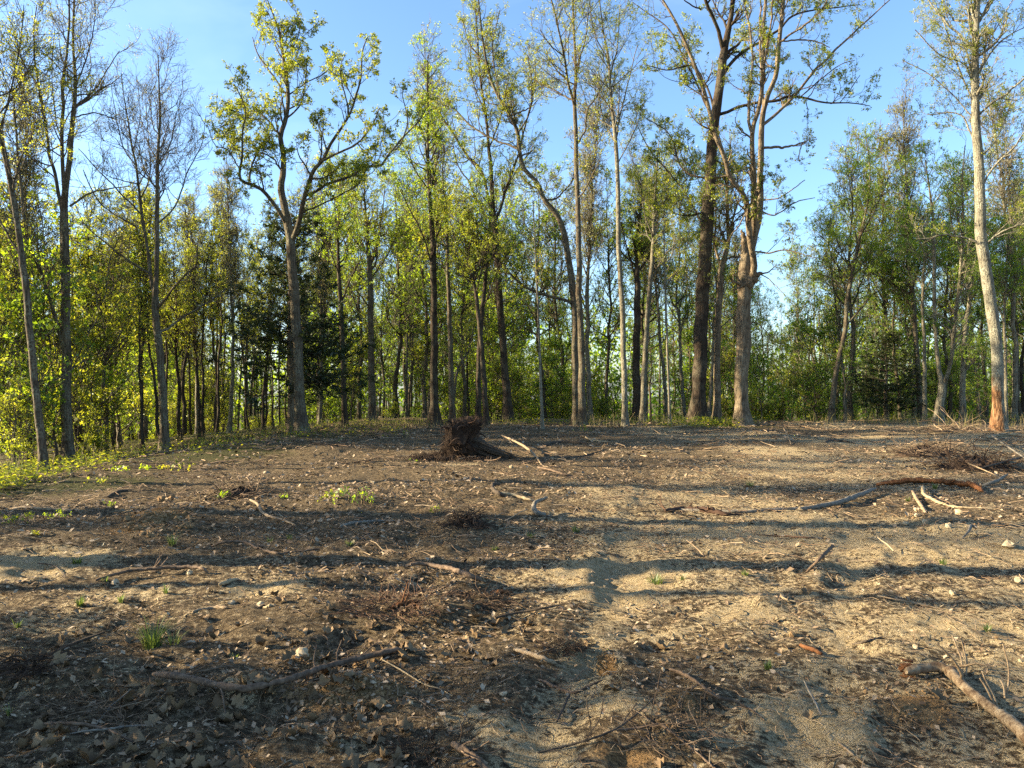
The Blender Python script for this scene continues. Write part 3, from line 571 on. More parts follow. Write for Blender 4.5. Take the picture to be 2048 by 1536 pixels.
 dict(name='tall_dark_oak', label='tallest oak, near-black ridged trunk and a long crooked limb over the gap', D=32.5, base=(1394, 838), trunk=[(1394, 838, 33), (1396, 805, 29), (1399, 758, 28), (1404, 621, 27), (1410, 518, 26), (1411, 470, 25), (1416, 410, 24), (1423, 308, 21), (1432, 222, 19), (1442, 154, 17), (1447, 92, 15), (1457, 62, 11), (1466, 0, 9), (1472, -100, 7), (1470, -220, 4)],
      limbs=[[(1446, 95, 11), (1433, 51, 9), (1413, 7, 8), (1395, -60, 6), (1370, -150, 4)], [(1436, 230, 9), (1455, 222, 8), (1474, 215, 8), (1512, 205, 7), (1550, 202, 7), (1580, 191, 6), (1621, 198, 5), (1663, 207, 4), (1697, 205, 3), (1740, 212, 2)], [(1446, 150, 9), (1460, 130, 8), (1478, 109, 8), (1512, 89, 7), (1553, 62, 6), (1587, 31, 5), (1621, 21, 4), (1676, 14, 3), (1720, 10, 2)], [(1424, 240, 6), (1395, 170, 5), (1368, 120, 5), (1340, 60, 4), (1300, 30, 3), (1265, 5, 2)],
             [(1430, 225, 5), (1410, 165, 5), (1380, 130, 4), (1340, 140, 3), (1290, 130, 2)], [(1418, 360, 5), (1385, 350, 5), (1360, 330, 4), (1340, 270, 3), (1290, 235, 2)], [(1413, 480, 5), (1390, 420, 4), (1350, 360, 4), (1300, 300, 3), (1270, 240, 2)], [(1430, 320, 5), (1470, 340, 4), (1510, 345, 3)], [(1420, 420, 4), (1380, 430, 4), (1330, 425, 2)], [(1680, 205, 2), (1700, 180, 2), (1720, 150, 1.5)], [(1600, 195, 3), (1640, 160, 3), (1680, 130, 2), (1710, 120, 1.5)], [(1414, 10, 5), (1440, -40, 4), (1450, -120, 3)], [(1404, 20, 4), (1375, 5, 3), (1340, -30, 2)]],
      barkm='bark_dark', leafm='leaf_olive', leaf=8200, size=0.115, n=(150, 640, 2600), seed=21, t_first=0.6, sides=18, rough=0.14),
 dict(name='back_trunk', label='reddish-grey trunk standing between the tall dark oak and the knobby oak', base=(1434, 836), trunk=[(1434, 836, 17), (1434, 760, 14), (1435, 689, 13), (1439, 588, 13), (1445, 530, 12), (1456, 484, 9), (1456, 457, 8), (1454, 411, 6), (1456, 340, 4), (1462, 280, 2)], limbs=[[(1443, 535, 8), (1437, 515, 7), (1429, 484, 6), (1432, 430, 4), (1428, 360, 2)], [(1455, 480, 6), (1466, 440, 5), (1478, 390, 3), (1490, 330, 2)], [(1446, 525, 5), (1460, 515, 5), (1475, 514, 5), (1490, 505, 3)], [(1440, 580, 3), (1410, 560, 2), (1380, 540, 1.5)]], barkm='bark_tan', leafm='leaf_olive', leaf=2600, size=0.09, n=(70, 320, 1300), D=33, seed=23),
 dict(name='pale_birch_like_tree', label='leaning slender tree alone in the gap past the knobby oak, lit crown', base=(1662, 838), trunk=[(1662, 838, 14), (1668, 770, 11), (1676, 723, 10), (1690, 662, 9), (1695, 600, 9), (1700, 570, 8), (1714, 501, 7), (1720, 472, 6), (1735, 410, 4), (1740, 340, 3), (1730, 260, 2)], limbs=[[(1692, 650, 5), (1720, 620, 4), (1745, 590, 3), (1770, 575, 2)], [(1703, 555, 4), (1730, 520, 3), (1760, 440, 2)], [(1715, 500, 4), (1708, 440, 3), (1700, 370, 2), (1690, 300, 1.5)], [(1698, 590, 4), (1670, 560, 3), (1630, 545, 2)], [(1722, 470, 4), (1750, 420, 3), (1780, 350, 2)], [(1706, 540, 3), (1680, 510, 3), (1640, 470, 2)]], barkm='bark_mid', leafm='leaf_green', leaf=4200, size=0.10, n=(90, 420, 1700), D=36, seed=25),
 dict(name='crooked_sapling', label='short crooked sapling stem at the foot of the leaning slender tree', base=(1690, 836), trunk=[(1690, 836, 6), (1688, 800, 5), (1691, 775, 4), (1685, 740, 3), (1682, 700, 2)], limbs=[[(1690, 780, 2), (1700, 740, 1.5), (1705, 710, 1)]], barkm='bark_tan', leafm='leaf_green', leaf=300, size=0.08, n=(12, 40, 120), L=((0.3, 0.8), (0.2, 0.4), (0.1, 0.2)), D=36),
 dict(name='v_forked_tree', label='pale trunk that splits low into a narrow V of two bare stems', base=(1877, 846), trunk=[(1877, 846, 20), (1880, 810, 16), (1886, 775, 15), (1880, 745, 9), (1876, 723, 8), (1869, 621, 7), (1868, 484, 6), (1862, 400, 4), (1850, 320, 2)], limbs=[[(1887, 772, 10), (1893, 755, 9), (1898, 740, 9), (1912, 638, 8), (1922, 518, 7), (1926, 467, 6), (1924, 380, 4), (1930, 290, 2)], [(1868, 560, 3), (1850, 510, 3), (1830, 450, 2)], [(1922, 510, 3), (1905, 450, 3), (1895, 380, 2)], [(1915, 610, 3), (1940, 560, 2.5), (1955, 500, 2)]], barkm='bark_pale', leafm='leaf_green', leaf=3200, size=0.10, n=(80, 360, 1400), D=33, seed=27),
 dict(name='whitish_tree', label='whitish slim stem with patchy bark, paired with a darker leaning stem', base=(1850, 840), trunk=[(1850, 840, 9), (1849, 760, 8), (1849, 689, 7), (1845, 600, 6), (1850, 500, 4), (1856, 420, 2)], limbs=[[(1847, 620, 3), (1830, 570, 3), (1800, 520, 2)], [(1846, 590, 3), (1870, 540, 2), (1885, 500, 1.5)]], barkm='bark_pale', leafm='leaf_green', leaf=2000, size=0.10, n=(50, 220, 800), D=35, seed=28),
 dict(name='grey_leaning_stem', label='grey stem leaning past the whitish one, arching limb toward the cedar', base=(1842, 838), trunk=[(1842, 838, 11), (1838, 770, 10), (1833, 700, 9), (1829, 638, 8), (1824, 590, 7), (1815, 520, 5), (1812, 440, 3)], limbs=[[(1827, 625, 5), (1805, 585, 4), (1775, 560, 3), (1740, 545, 2)], [(1822, 580, 4), (1840, 530, 3), (1850, 470, 2)]], barkm='bark_mid', leafm='leaf_green', leaf=2600, size=0.10, n=(60, 280, 1000), D=37, seed=29),
 dict(name='mottled_tree', label='mottled pale trunk just behind the V-forked tree', base=(1925, 840), trunk=[(1925, 840, 14), (1926, 770, 12), (1929, 689, 10), (1934, 640, 10), (1939, 600, 8), (1945, 520, 6), (1950, 440, 3)], limbs=[[(1931, 740, 5), (1948, 720, 4), (1960, 700, 2)], [(1938, 610, 4), (1960, 560, 3), (1985, 520, 2)]], barkm='bark_pale', leafm='leaf_green', leaf=2400, size=0.10, n=(50, 240, 900), D=35, seed=31),
 dict(name='thin_grey_tree', label='thin grey stem half hidden behind the orange-scarred tree', base=(2012, 840), trunk=[(2012, 840, 8), (2011, 760, 7), (2010, 680, 6), (2008, 641, 5), (2012, 560, 4), (2016, 470, 2)], limbs=[[(2009, 650, 3), (2000, 620, 2), (1990, 590, 1.5)], [(2011, 600, 3), (2035, 550, 2), (2050, 500, 1.5)]], barkm='bark_pale', leafm='leaf_green', leaf=2400, size=0.10, n=(50, 240, 900), D=34, seed=32),
 dict(name='scarred_tree', label='tall pale-barked tree whose foot is scraped to raw orange wood', base=(1997, 862), trunk=[(1997, 862, 26), (1996, 820, 23), (1995, 760, 22), (1991, 689, 22), (1977, 587, 22), (1967, 518, 22), (1961, 450, 21), (1960, 410, 20), (1955, 308, 18), (1951, 205, 16), (1951, 103, 14), (1953, 0, 12), (1955, -120, 8), (1950, -240, 4)],
      limbs=[[(1956, 230, 6), (1975, 212, 5), (1997, 198, 5), (2048, 157, 4), (2090, 110, 2)], [(1964, 372, 6), (1980, 345, 5), (1997, 325, 5), (2031, 290, 4), (2070, 230, 2)], [(1954, 50, 6), (1975, 20, 5), (1995, -20, 4), (2010, -80, 2)], [(1948, 95, 6), (1925, 75, 5), (1902, 55, 5), (1880, 30, 4), (1861, 7, 3), (1840, -30, 2)], [(1946, 200, 5), (1930, 165, 4), (1912, 120, 4), (1895, 68, 3), (1880, 20, 2)], [(1959, 489, 7), (1945, 481, 6), (1929, 475, 5), (1888, 470, 4), (1860, 476, 3), (1833, 478, 2)], [(1966, 492, 6), (1985, 478, 5), (2008, 461, 4), (2048, 448, 3), (2080, 440, 2)], [(1955, 150, 5), (1985, 100, 4), (2020, 70, 3), (2060, 50, 2)],
             [(1958, 315, 5), (1985, 290, 4), (2010, 240, 3), (2030, 180, 2)], [(1950, 290, 4), (1930, 240, 4), (1905, 225, 3), (1860, 230, 2)], [(1952, 190, 4), (1930, 130, 3), (1880, 110, 3), (1830, 60, 2)], [(1952, 100, 4), (1990, 60, 3), (2025, 0, 2)], [(1950, 240, 4), (1920, 205, 3), (1860, 150, 2.5), (1805, 120, 2)]],
      barkm='bark_wound', leafm='leaf_olive', leaf=5600, size=0.09, n=(130, 640, 2500), seed=33, t_first=0.5, sides=18, L=((0.7, 2.0), (0.4, 0.9), (0.2, 0.45))),
]
for k, h in enumerate(HERO):
    h = dict(h); h.setdefault('seed', 40 + k)
    px_tree(**h)

# the knobby oak: two trunks grown into each other round an old wound, broken stub and burl
KN = px_tree('knobby_oak', 'tan oak with swollen burl halfway up and several twisted stems above a broken stub', (1483, 851),
    [(1483, 851, 37), (1483, 835, 32), (1483, 790, 29), (1483, 758, 28), (1483, 700, 29), (1485, 660, 32), (1486, 630, 31), (1486, 604, 27), (1487, 575, 28), (1490, 545, 29), (1492, 520, 26), (1499, 495, 24), (1508, 470, 21), (1514, 445, 17), (1518, 415, 14), (1521, 342, 13), (1522, 273, 12), (1525, 232, 11), (1539, 181, 10), (1553, 147, 10), (1556, 103, 9), (1562, 51, 8), (1567, 0, 7), (1570, -90, 4), (1560, -180, 2)],
    [[(1488, 585, 22), (1497, 567, 28), (1506, 555, 25), (1513, 550, 15), (1523, 546, 6)],
     [(1500, 574, 14), (1508, 550, 17), (1508, 530, 16), (1502, 495, 15), (1497, 453, 14), (1496, 420, 13), (1488, 393, 12), (1464, 362, 11), (1451, 325, 10), (1430, 267, 9), (1416, 212, 9), (1392, 137, 8), (1370, 85, 7), (1348, 38, 6), (1320, -10, 4), (1290, -60, 2)],
     [(1489, 530, 24), (1489, 500, 20), (1487, 478, 15), (1485, 465, 8), (1484, 460, 3)],
     [(1500, 500, 16), (1507, 460, 15), (1508, 420, 14), (1507, 342, 12), (1505, 263, 10), (1515, 232, 9), (1522, 188, 8), (1526, 120, 8), (1529, 51, 7), (1533, 0, 6), (1540, -110, 3)],
     [(1505, 268, 7), (1498, 239, 7), (1498, 188, 6), (1505, 137, 5), (1502, 68, 5), (1488, 0, 4), (1470, -80, 2)],
     [(1526, 250, 8), (1533, 243, 8), (1563, 219, 7), (1594, 185, 7), (1621, 150, 6), (1656, 116, 6), (1690, 82, 5), (1734, 41, 4), (1772, 7, 3), (1800, -20, 2)],
     [(1523, 296, 6), (1550, 294, 6), (1574, 294, 5), (1611, 284, 3)], [(1605, 286, 3), (1600, 300, 2.5), (1597, 322, 1.5)], [(1556, 88, 6), (1580, 70, 5), (1608, 51, 5), (1639, 24, 4), (1660, -10, 3)], [(1528, 165, 5), (1530, 120, 5), (1540, 60, 4), (1545, 0, 3)], [(1524, 230, 6), (1526, 190, 6), (1523, 140, 6), (1520, 70, 5), (1522, 0, 4)],
     [(1520, 420, 4), (1550, 430, 3), (1590, 405, 2.5), (1630, 395, 1.5)], [(1520, 400, 4), (1560, 395, 3), (1610, 360, 2)], [(1520, 549, 3), (1535, 556, 2.5), (1550, 570, 2), (1572, 592, 1.2)], [(1508, 503, 4), (1540, 506, 4), (1570, 500, 3), (1610, 510, 2), (1650, 520, 1.5)], [(1562, 82, 4), (1600, 80, 4), (1630, 82, 3), (1660, 95, 2)], [(1600, 180, 3), (1630, 170, 2), (1660, 170, 1.5)], [(1496, 420, 3), (1475, 455, 3), (1462, 470, 2)], [(1487, 655, 3), (1510, 645, 3), (1530, 660, 2), (1560, 690, 1.4)]],
    'bark_tan', 'leaf_olive', n=(130, 520, 2000), L=((0.5, 1.6), (0.35, 0.8), (0.2, 0.4)), leaf=4800, size=0.11, seed=35, sides=18, t_first=0.62, rough=0.16, flare=0.35, names={0: 'burl', 2: 'broken_stub'})

# ------------------------------------------------------------------ trees of the wood: a few kinds, each copied tree by tree
def copy_tree(root, loc, rz, sc, label, group=None, tilt=(0, 0)):
    r = root.copy(); COL.objects.link(r)
    r.location = loc; r.rotation_euler = (tilt[0], tilt[1], rz); r.scale = sc
    r['label'] = label
    if group: r['group'] = group
    for ch in PARTS[root.name]:
        c = ch.copy(); COL.objects.link(c); c.parent = r
    return r
PARTS = {}
def wood_tree(name, h, r0, barkm, leafm, first, nl, limb_len, n, L, leaf, size, seed, per=3, spread=0.09, fork=0.0, bend=0.4, up=0.25, rmin=(0.010, 0.007, 0.005), ang=(35, 70), wid=0.6):
    global RNG
    RNG = np.random.default_rng(seed)
    root = empty(name, (0, 0, 0))
    zz = np.linspace(-0.2, h, 22)
    t = np.clip(zz / h, 0, 1)
    P = np.stack([bend * np.sin(t * 3 + seed) * t + 0.10 * np.cumsum(RNG.normal(size=22)) * 0.5, bend * np.cos(t * 2.5 + seed * 2) * t + 0.10 * np.cumsum(RNG.normal(size=22)) * 0.5, zz], 1)
    P[:, :2] -= P[1, :2]
    R = r0 * (1 - 0.9 * t ** 0.9) * (1 + 0.6 * np.exp(-np.maximum(zz, 0) / 0.25)); R = np.maximum(R, 0.012)
    mb = MB(); Pf = resample(np.c_[P, R], 36)
    tubes(mb, Pf[:, :3], Pf[:, 3], 9, 0, 0.08)
    LP, LR = spawn(P[None], R[None], nl, first, 0.97, limb_len, ang, 10, up, 0.16, 0.55, 0.2, 0.012)
    tubes(mb, LP, LR, 6, 0, cap=False)
    tr = mb.build('trunk', M[barkm], root)
    top = resample(np.c_[P[12:], R[12:]], 10)
    LP = np.concatenate([LP, top[None, :, :3]]); LR = np.concatenate([LR, top[None, :, 3]])
    mb = MB()
    fine(LP, LR, mb, None, n[0], n[1], n[2], L[0], L[1], L[2], leaf, size, per, spread, rmin, t0=0.15, k=(4, 3, 3), wid=wid)
    cr = mb.build('crown', [M[barkm], M[leafm]], root)
    PARTS[root.name] = [tr, cr]
    return root
def cedar(name, h, rb, seed, nbr=140, sprays=6000):
    global RNG
    RNG = np.random.default_rng(seed)
    root = empty(name, (0, 0, 0))
    z = np.linspace(-0.15, h, 14); P = np.stack([0.03 * np.sin(z), 0.03 * np.cos(z * 1.3), z], 1); R = np.maximum(0.15 * (1 - z / h), 0.012)
    mb = MB(); tubes(mb, P, R, 9, 0, 0.1); tr = mb.build('trunk', M['bark_tan'], root)
    n = nbr; t = RNG.random(n) ** 0.85
    zz = 0.9 + (h - 1.0) * (np.floor(t * 15) + 0.3 * RNG.random(n)) / 15
    ph = RNG.random(n) * 2 * math.pi
    env = (0.30 + 0.70 * np.clip((1 - t) * 1.5, 0, 1)) * np.minimum(1, 0.55 + t * 2.2)
    ln = rb * env * (0.65 + 0.5 * RNG.random(n))
    C = np.empty((n, 7, 3)); C[:, 0] = np.stack([0 * zz, 0 * zz, zz], 1)
    d = np.stack([np.cos(ph), np.sin(ph), 0.05 + 0.9 * t ** 2 + 0.15 * RNG.normal(size=n)], 1); d = nrm(d)
    for j in range(1, 7):
        d = nrm(d + 0.12 * RNG.normal(size=(n, 3)) + np.array([0, 0, 0.03])); C[:, j] = C[:, j - 1] + d * (ln / 6)[:, None]
    CR = np.linspace(0.022, 0.005, 7)[None] * np.ones((n, 1))
    mb = MB(); tubes(mb, C, CR, 4, 0, cap=False)
    B2, R2 = spawn(C, CR, n * 7, 0.2, 1, (0.25, 0.75), (25, 65), 4, 0.0, 0.2, 0.6, 0.5, 0.004)
    tubes(mb, B2, R2, 3, 0, cap=False)
    leaves(mb, B2, sprays, 0.13, 1, 5, 0.05, 0.1, 0.1, 0.30)
    cr = mb.build('crown', [M['bark_dark'], M['needle']], root)
    PARTS[root.name] = [tr, cr]
    return root

KINDS = {
 'olive': wood_tree('wood_tree', 15, 0.15, 'bark_mid', 'leaf_olive', 0.40, 24, (1.6, 4.0), (150, 560, 1300), ((0.7, 1.8), (0.45, 1.0), (0.25, 0.5)), 1900, 0.088, 101),
 'green': wood_tree('maple', 14, 0.13, 'bark_mid', 'leaf_green', 0.30, 28, (1.6, 3.6), (170, 600, 1400), ((0.7, 1.7), (0.45, 1.0), (0.25, 0.5)), 2500, 0.095, 102, ang=(45, 80), up=0.15),
 'yellow': wood_tree('tulip_tree', 16, 0.14, 'bark_dark', 'leaf_yellow', 0.38, 26, (1.3, 3.2), (140, 540, 1300), ((0.7, 1.6), (0.45, 0.9), (0.25, 0.5)), 2000, 0.088, 103, up=0.3),
 'pale': wood_tree('budding_tree', 17, 0.14, 'bark_pale', 'leaf_pale', 0.40, 30, (1.6, 4.0), (170, 760, 2400), ((0.7, 1.8), (0.5, 1.1), (0.25, 0.55)), 2300, 0.075, 104, up=0.5, ang=(20, 45)),
 'pole': wood_tree('pole_tree', 15, 0.09, 'bark_dark', 'leaf_yellow', 0.45, 16, (0.9, 2.2), (80, 320, 900), ((0.5, 1.3), (0.4, 0.8), (0.2, 0.4)), 1150, 0.09, 105, up=0.35),
 'green2': wood_tree('leafy_tree', 13, 0.12, 'bark_pale', 'leaf_green', 0.32, 26, (1.6, 3.8), (150, 600, 1400), ((0.7, 1.7), (0.45, 1.0), (0.25, 0.5)), 2300, 0.092, 106, bend=0.9, ang=(40, 75), up=0.2),
}
UNDER = {
 'sap_y': wood_tree('sapling', 5.0, 0.035, 'bark_mid', 'leaf_yellow', 0.08, 24, (0.7, 1.7), (110, 420, 1000), ((0.35, 0.9), (0.25, 0.5), (0.12, 0.3)), 1350, 0.075, 111, bend=0.25, ang=(45, 85), up=0.12, rmin=(0.005, 0.004, 0.003)),
 'sap_g': wood_tree('sapling', 4.2, 0.03, 'bark_mid', 'leaf_green', 0.06, 22, (0.7, 1.7), (110, 420, 1000), ((0.35, 0.9), (0.25, 0.5), (0.12, 0.3)), 1350, 0.08, 112, bend=0.25, ang=(45, 85), up=0.1, rmin=(0.005, 0.004, 0.003)),
 'shrub': wood_tree('shrub', 1.7, 0.02, 'bark_mid', 'leaf_yellow', 0.02, 20, (0.5, 1.1), (80, 260, 600), ((0.25, 0.6), (0.15, 0.35), (0.1, 0.2)), 1100, 0.07, 113, bend=0.2, ang=(30, 75), up=0.2, rmin=(0.004, 0.003, 0.002)),
}
# cedars
cd = cedar('cedar', 8.2, 2.9, 120)
def put(root, px, D, h_scale=1.0, rz=0.0, label='', wide=1.0, group=None, first=False, tilt=(0, 0)):
    X = (px - CX) * D / F
    loc = (X, D, float(terr(X, D)))
    if first:
        root.location = loc; root.rotation_euler = (tilt[0], tilt[1], rz); root.scale = (wide, wide, h_scale); root['label'] = label
        if group: root['group'] = group
        return root
    return copy_tree(root, loc, rz, (wide, wide, h_scale), label, group, tilt)
cd['category'] = 'cedar'
put(cd, 581, 27.5, 0.96, 0.3, 'dark conical cedar wrapped round the spreading oak trunk', 1.0, first=True)
put(cd, 1772, 37, 0.50, 4.0, 'black-green cedar in the shade past the leaning slender tree', 0.80)

NAMES = {'olive': 'olive-leaved tree', 'green': 'bright green maple-like tree', 'yellow': 'yellow-green tree', 'pale': 'pale twiggy budding tree', 'pole': 'pole-thin dark tree', 'green2': 'pale-barked green tree'}
UN = {'sap_y': 'yellow-green sapling', 'sap_g': 'bright green sapling', 'shrub': 'low leafy shrub'}
ZONES = [(-900, 'outside the view'), (0, 'behind the thin leaning trunk'), (140, 'behind the many-stemmed tree'), (335, 'between two-stemmed tree and cedar'), (590, 'behind the spreading oak'), (720, 'behind the fan-crowned tree'), (880, 'behind the uprooted stump'), (1020, 'behind the vase-shaped tree'), (1170, 'behind the slim upswept tree'), (1300, 'beside the wiry stem'), (1420, 'behind the two big oaks'), (1530, 'in the gap past the knobby oak'), (1665, 'behind the leaning slender tree'), (1780, 'behind the V-forked tree'), (1960, 'behind the orange-scarred tree'), (2048, 'past the orange-scarred tree'), (9999, '')]
def zone(px):
    for (a, s), (b, _) in zip(ZONES, ZONES[1:]):
        if a <= px < b: return s
    return ZONES[0][1]
SKYX = [-400, 0, 100, 200, 300, 400, 500, 560, 650, 700, 780, 850, 950, 1050, 1150, 1250, 1300, 1350, 1400, 1480, 1520, 1540, 1580, 1620, 1660, 1700, 1760, 1800, 1900, 2048, 2400]
SKYY = [300, 330, 350, 400, 370, 390, 410, 385, 380, 345, 360, 320, 390, 345, 340, 310, 340, 320, 330, 420, 560, 640, 560, 430, 340, 280, 275, 300, 340, 335, 330]
for k in KINDS: KINDS[k]['category'] = 'tree'
for k in UNDER: UNDER[k]['category'] = 'shrub' if k == 'shrub' else 'sapling'
KH = {'olive': 15.5, 'green': 14.5, 'yellow': 16.5, 'pale': 17.5, 'pole': 15.3, 'green2': 13.5}
UH = {'sap_y': 5.4, 'sap_g': 4.6, 'shrub': 1.9}
rs = random.Random(3)
used = set(); COUNT = {}
DEPTH_WORD = ['up front', 'set back', 'deep in', 'downslope', 'farthest']
def dword(D, D0): return DEPTH_WORD[min(4, int(max(0, D - D0) // 9))]
spots = []
def clear(X, Y, d):
    return all((X - a) ** 2 + (Y - b) ** 2 > d * d for a, b in spots)
def wood(px, D, kind, top=None, spacing=1.0):
    X = (px - CX) * D / F
    if not clear(X, D, spacing): return
    spots.append((X, D))
    z = float(terr(X, D))
    sk = np.interp(px, SKYX, SKYY) + rs.gauss(0, 30) + rs.random() ** 2 * 90 if top is None else top
    h = (EYE + (CY - sk) * D / F) - z
    sc = h / KH[kind]
    sc = max(0.42, min(1.25, sc))
    wd = (0.72 * sc + 0.28) * rs.uniform(0.85, 1.1)
    lab = f"{'tall ' if sc > 0.95 else 'short ' if sc < 0.72 else ''}{NAMES[kind]} {dword(D, 30 if px > 560 else 20)}, {zone(px)}"
    r = KINDS[kind]
    t = (rs.gauss(0, .03), rs.gauss(0, .03))
    put(r, px, D, sc, rs.random() * 6.28, lab, wd, 'trees of the wood round the clearing', first=kind not in used, tilt=t)
    used.add(kind)
# the pale budding trees that stand above the rest
for px, D, top in ((856, 44, 105), (460, 36, 330), (1335, 42, 300), (240, 34, 420), (1830, 40, 190), (2030, 36, 140), (30, 24, 120), (-40, 22, 20), (395, 40, 390), (1180, 40, 150), (1490, 50, 470)):
    wood(px, D, 'pale', top)
for px, D, top, kd in ((640, 40, 350, 'pale'), (720, 46, 330, 'olive'), (790, 42, 330, 'green'), (930, 40, 390, 'green'), (1090, 42, 330, 'green'), (1210, 44, 330, 'green'), (1290, 46, 320, 'olive'), (1370, 44, 320, 'green2'), (1690, 43, 420, 'green2'), (1675, 48, 450, 'green'), (1560, 64, 600, 'green'), (1615, 56, 500, 'green2'), (1522, 60, 560, 'olive'), (1585, 70, 590, 'yellow'), (1700, 40, 265, 'olive'), (1760, 44, 275, 'olive'), (1800, 38, 430, 'green'), (1900, 40, 350, 'green'), (1960, 42, 330, 'green2'), (2040, 40, 330, 'green'), (2080, 38, 400, 'green2'), (160, 28, 400, 'yellow'), (60, 26, 330, 'yellow'), (210, 34, 430, 'olive'), (290, 36, 380, 'olive'), (370, 38, 400, 'yellow'), (430, 42, 380, 'yellow'), (-30, 24, 300, 'yellow'), (530, 42, 395, 'pole'), (1015, 44, 350, 'green'), (1130, 46, 350, 'olive'), (850, 40, 340, 'green')):
    wood(px, D, kd, top)
n = 0
for tries in range(900):
    px = rs.uniform(-260, 2300)
    near = np.interp(px, [-260, 0, 300, 560, 700, 2300], [17, 19, 25, 32, 38, 38])
    D = near + (78 - near) * rs.random() ** 1.3
    gap = 1470 < px < 1655
    if gap and (D < 60 or 1500 < px < 1630): continue
    if px < 480: kd = rs.choices(['yellow', 'pole', 'olive', 'pale', 'green'], [4, 4, 2.5, 1.2, 0.6])[0]
    elif px < 760: kd = rs.choices(['yellow', 'pole', 'olive', 'pale', 'green'], [2, 3, 2, 1, 3])[0]
    elif px < 1300: kd = rs.choices(['yellow', 'pole', 'olive', 'green', 'green2'], [2, 2.5, 1.5, 4, 2])[0]
    else: kd = rs.choices(['pole', 'olive', 'green', 'green2', 'yellow'], [1.5, 2, 4, 3, 0.7])[0]
    b = len(spots)
    wood(px, D, kd, None, 1.6)
    n += len(spots) - b
    if n >= 76: break
# the wood goes on behind
m = 0
for tries in range(400):
    px = rs.uniform(-200, 2250); D = 58 + 45 * rs.random()
    if 1480 < px < 1640: continue
    b = len(spots)
    wood(px, D, rs.choice(['green', 'green2', 'yellow', 'olive', 'green']), np.interp(px, SKYX, SKYY) + rs.uniform(10, 170), 2.0)
    m += len(spots) - b
    if m >= 70: break
# slender poles that show their whole stems on the sunny side
for tries in range(200):
    px = rs.uniform(120, 600); D = np.interp(px, [120, 300, 600], [21, 25, 33]) + 22 * rs.random()
    wood(px, D, rs.choice(['pole', 'pole', 'pole', 'yellow']), np.interp(px, SKYX, SKYY) + rs.uniform(20, 160), 1.3)
    n += 1
    if n >= 76 + 46: break
# understorey: saplings and shrubs between the trunks
uspots = []
usedu = set()
def under(px, D, kind, s):
    X = (px - CX) * D / F
    if any((X - a) ** 2 + (D - b) ** 2 < 1.0 for a, b in uspots): return 0
    uspots.append((X, D))
    lab = f"{'big ' if s > 1.15 else 'small ' if s < 0.8 else ''}{UN[kind]} {dword(D, 30 if px > 560 else 14)}, {zone(px)}"
    put(UNDER[kind], px, D, s * rs.uniform(0.85, 1.15), rs.random() * 6.28, lab, s * rs.uniform(0.85, 1.2), 'saplings and shrubs under the trees', first=kind not in usedu, tilt=(rs.gauss(0, .06), rs.gauss(0, .06)))
    usedu.add(kind); return 1
n = 0
for tries in range(1200):
    px = rs.uniform(-200, 2250)
    near = np.interp(px, [-200, 0, 120, 300, 480, 600, 700, 2300], [18, 19, 20.5, 28, 36, 40, 40, 38])
    D = near + 30 * rs.random() ** 1.0
    left = px < 480
    if 290 < px < 640 and D < 44 and rs.random() < 0.8: continue
    kd = rs.choices(['sap_y', 'sap_g', 'shrub'], [4, 1, 2.2] if left else [2.0, 3.2, 2.0])[0]
    s = rs.uniform(0.5, 1.0) * (0.9 if D < 26 else 1.35)
    if kd == 'shrub': s = rs.uniform(0.6, 1.3)
    n += under(px, D, kd, s)
    if n >= 145: break
# leafy thicket at the far end of the green bank and low canopies behind the trunks
for px, D, kd, s in ((60, 21, 'sap_g', 1.3), (110, 22.5, 'sap_y', 1.4), (170, 25, 'sap_y', 1.5), (200, 28, 'sap_g', 1.5), (-10, 22, 'sap_y', 1.7), (80, 26, 'sap_y', 1.8), (150, 30, 'sap_y', 1.9), (240, 32, 'sap_y', 1.7), (30, 29, 'sap_g', 2.0)): under(px, D, kd, s)
n = 0
for tries in range(300):
    px = rs.uniform(180, 2100); D = 44 + 34 * rs.random()
    if 1490 < px < 1620 and D < 60: continue
    n += under(px, D, rs.choice(['sap_y', 'sap_g']) if px < 900 else rs.choice(['sap_g', 'sap_g', 'sap_y']), rs.uniform(1.4, 2.4))
    if n >= 36: break
# trees outside the frame on the sunny side, whose trunks and thin crowns stripe the clearing with shade
for k, (X, Y, kd, sc) in enumerate(((-15, 10.1, 'pole', 1.3), (-13, 7.35, 'pole', 1.35), (-14, 6.55, 'pole', 1.2), (-19, 13.4, 'yellow', 1.1), (-22, 17, 'pole', 1.1), (-27, 21, 'olive', 1.1), (-24, 25, 'yellow', 1.1), (-42, 9.5, 'pale', 1.1), (-38, 5.0, 'pole', 1.1))):
    copy_tree(KINDS[kd], (X, Y, float(terr(X, Y))), rs.random() * 6, (sc * (2.3 if k < 2 else 1.2),) * 2 + (sc,), f'{NAMES[kd]} outside the view, shading the clearing', 'trees of the wood round the clearing')
for k, (X, Y, kd, s) in enumerate(((-4.6, 3.5, 'shrub', 0.8), (-5.2, 4.1, 'shrub', 1.0), (-6.0, 4.7, 'sap_y', 0.42), (-5.4, 3.0, 'sap_y', 0.40), (-7.0, 5.2, 'sap_y', 0.40), (-4.9, 2.6, 'shrub', 1.0), (-4.3, 3.0, 'shrub', 0.8), (-6.2, 3.7, 'sap_g', 0.45))):
    copy_tree(UNDER[kd], (X, Y, float(terr(X, Y))), rs.random() * 6, (s, s, s), f'{UN[kd]} outside the view that shades the nearest ground', 'saplings and shrubs under the trees')
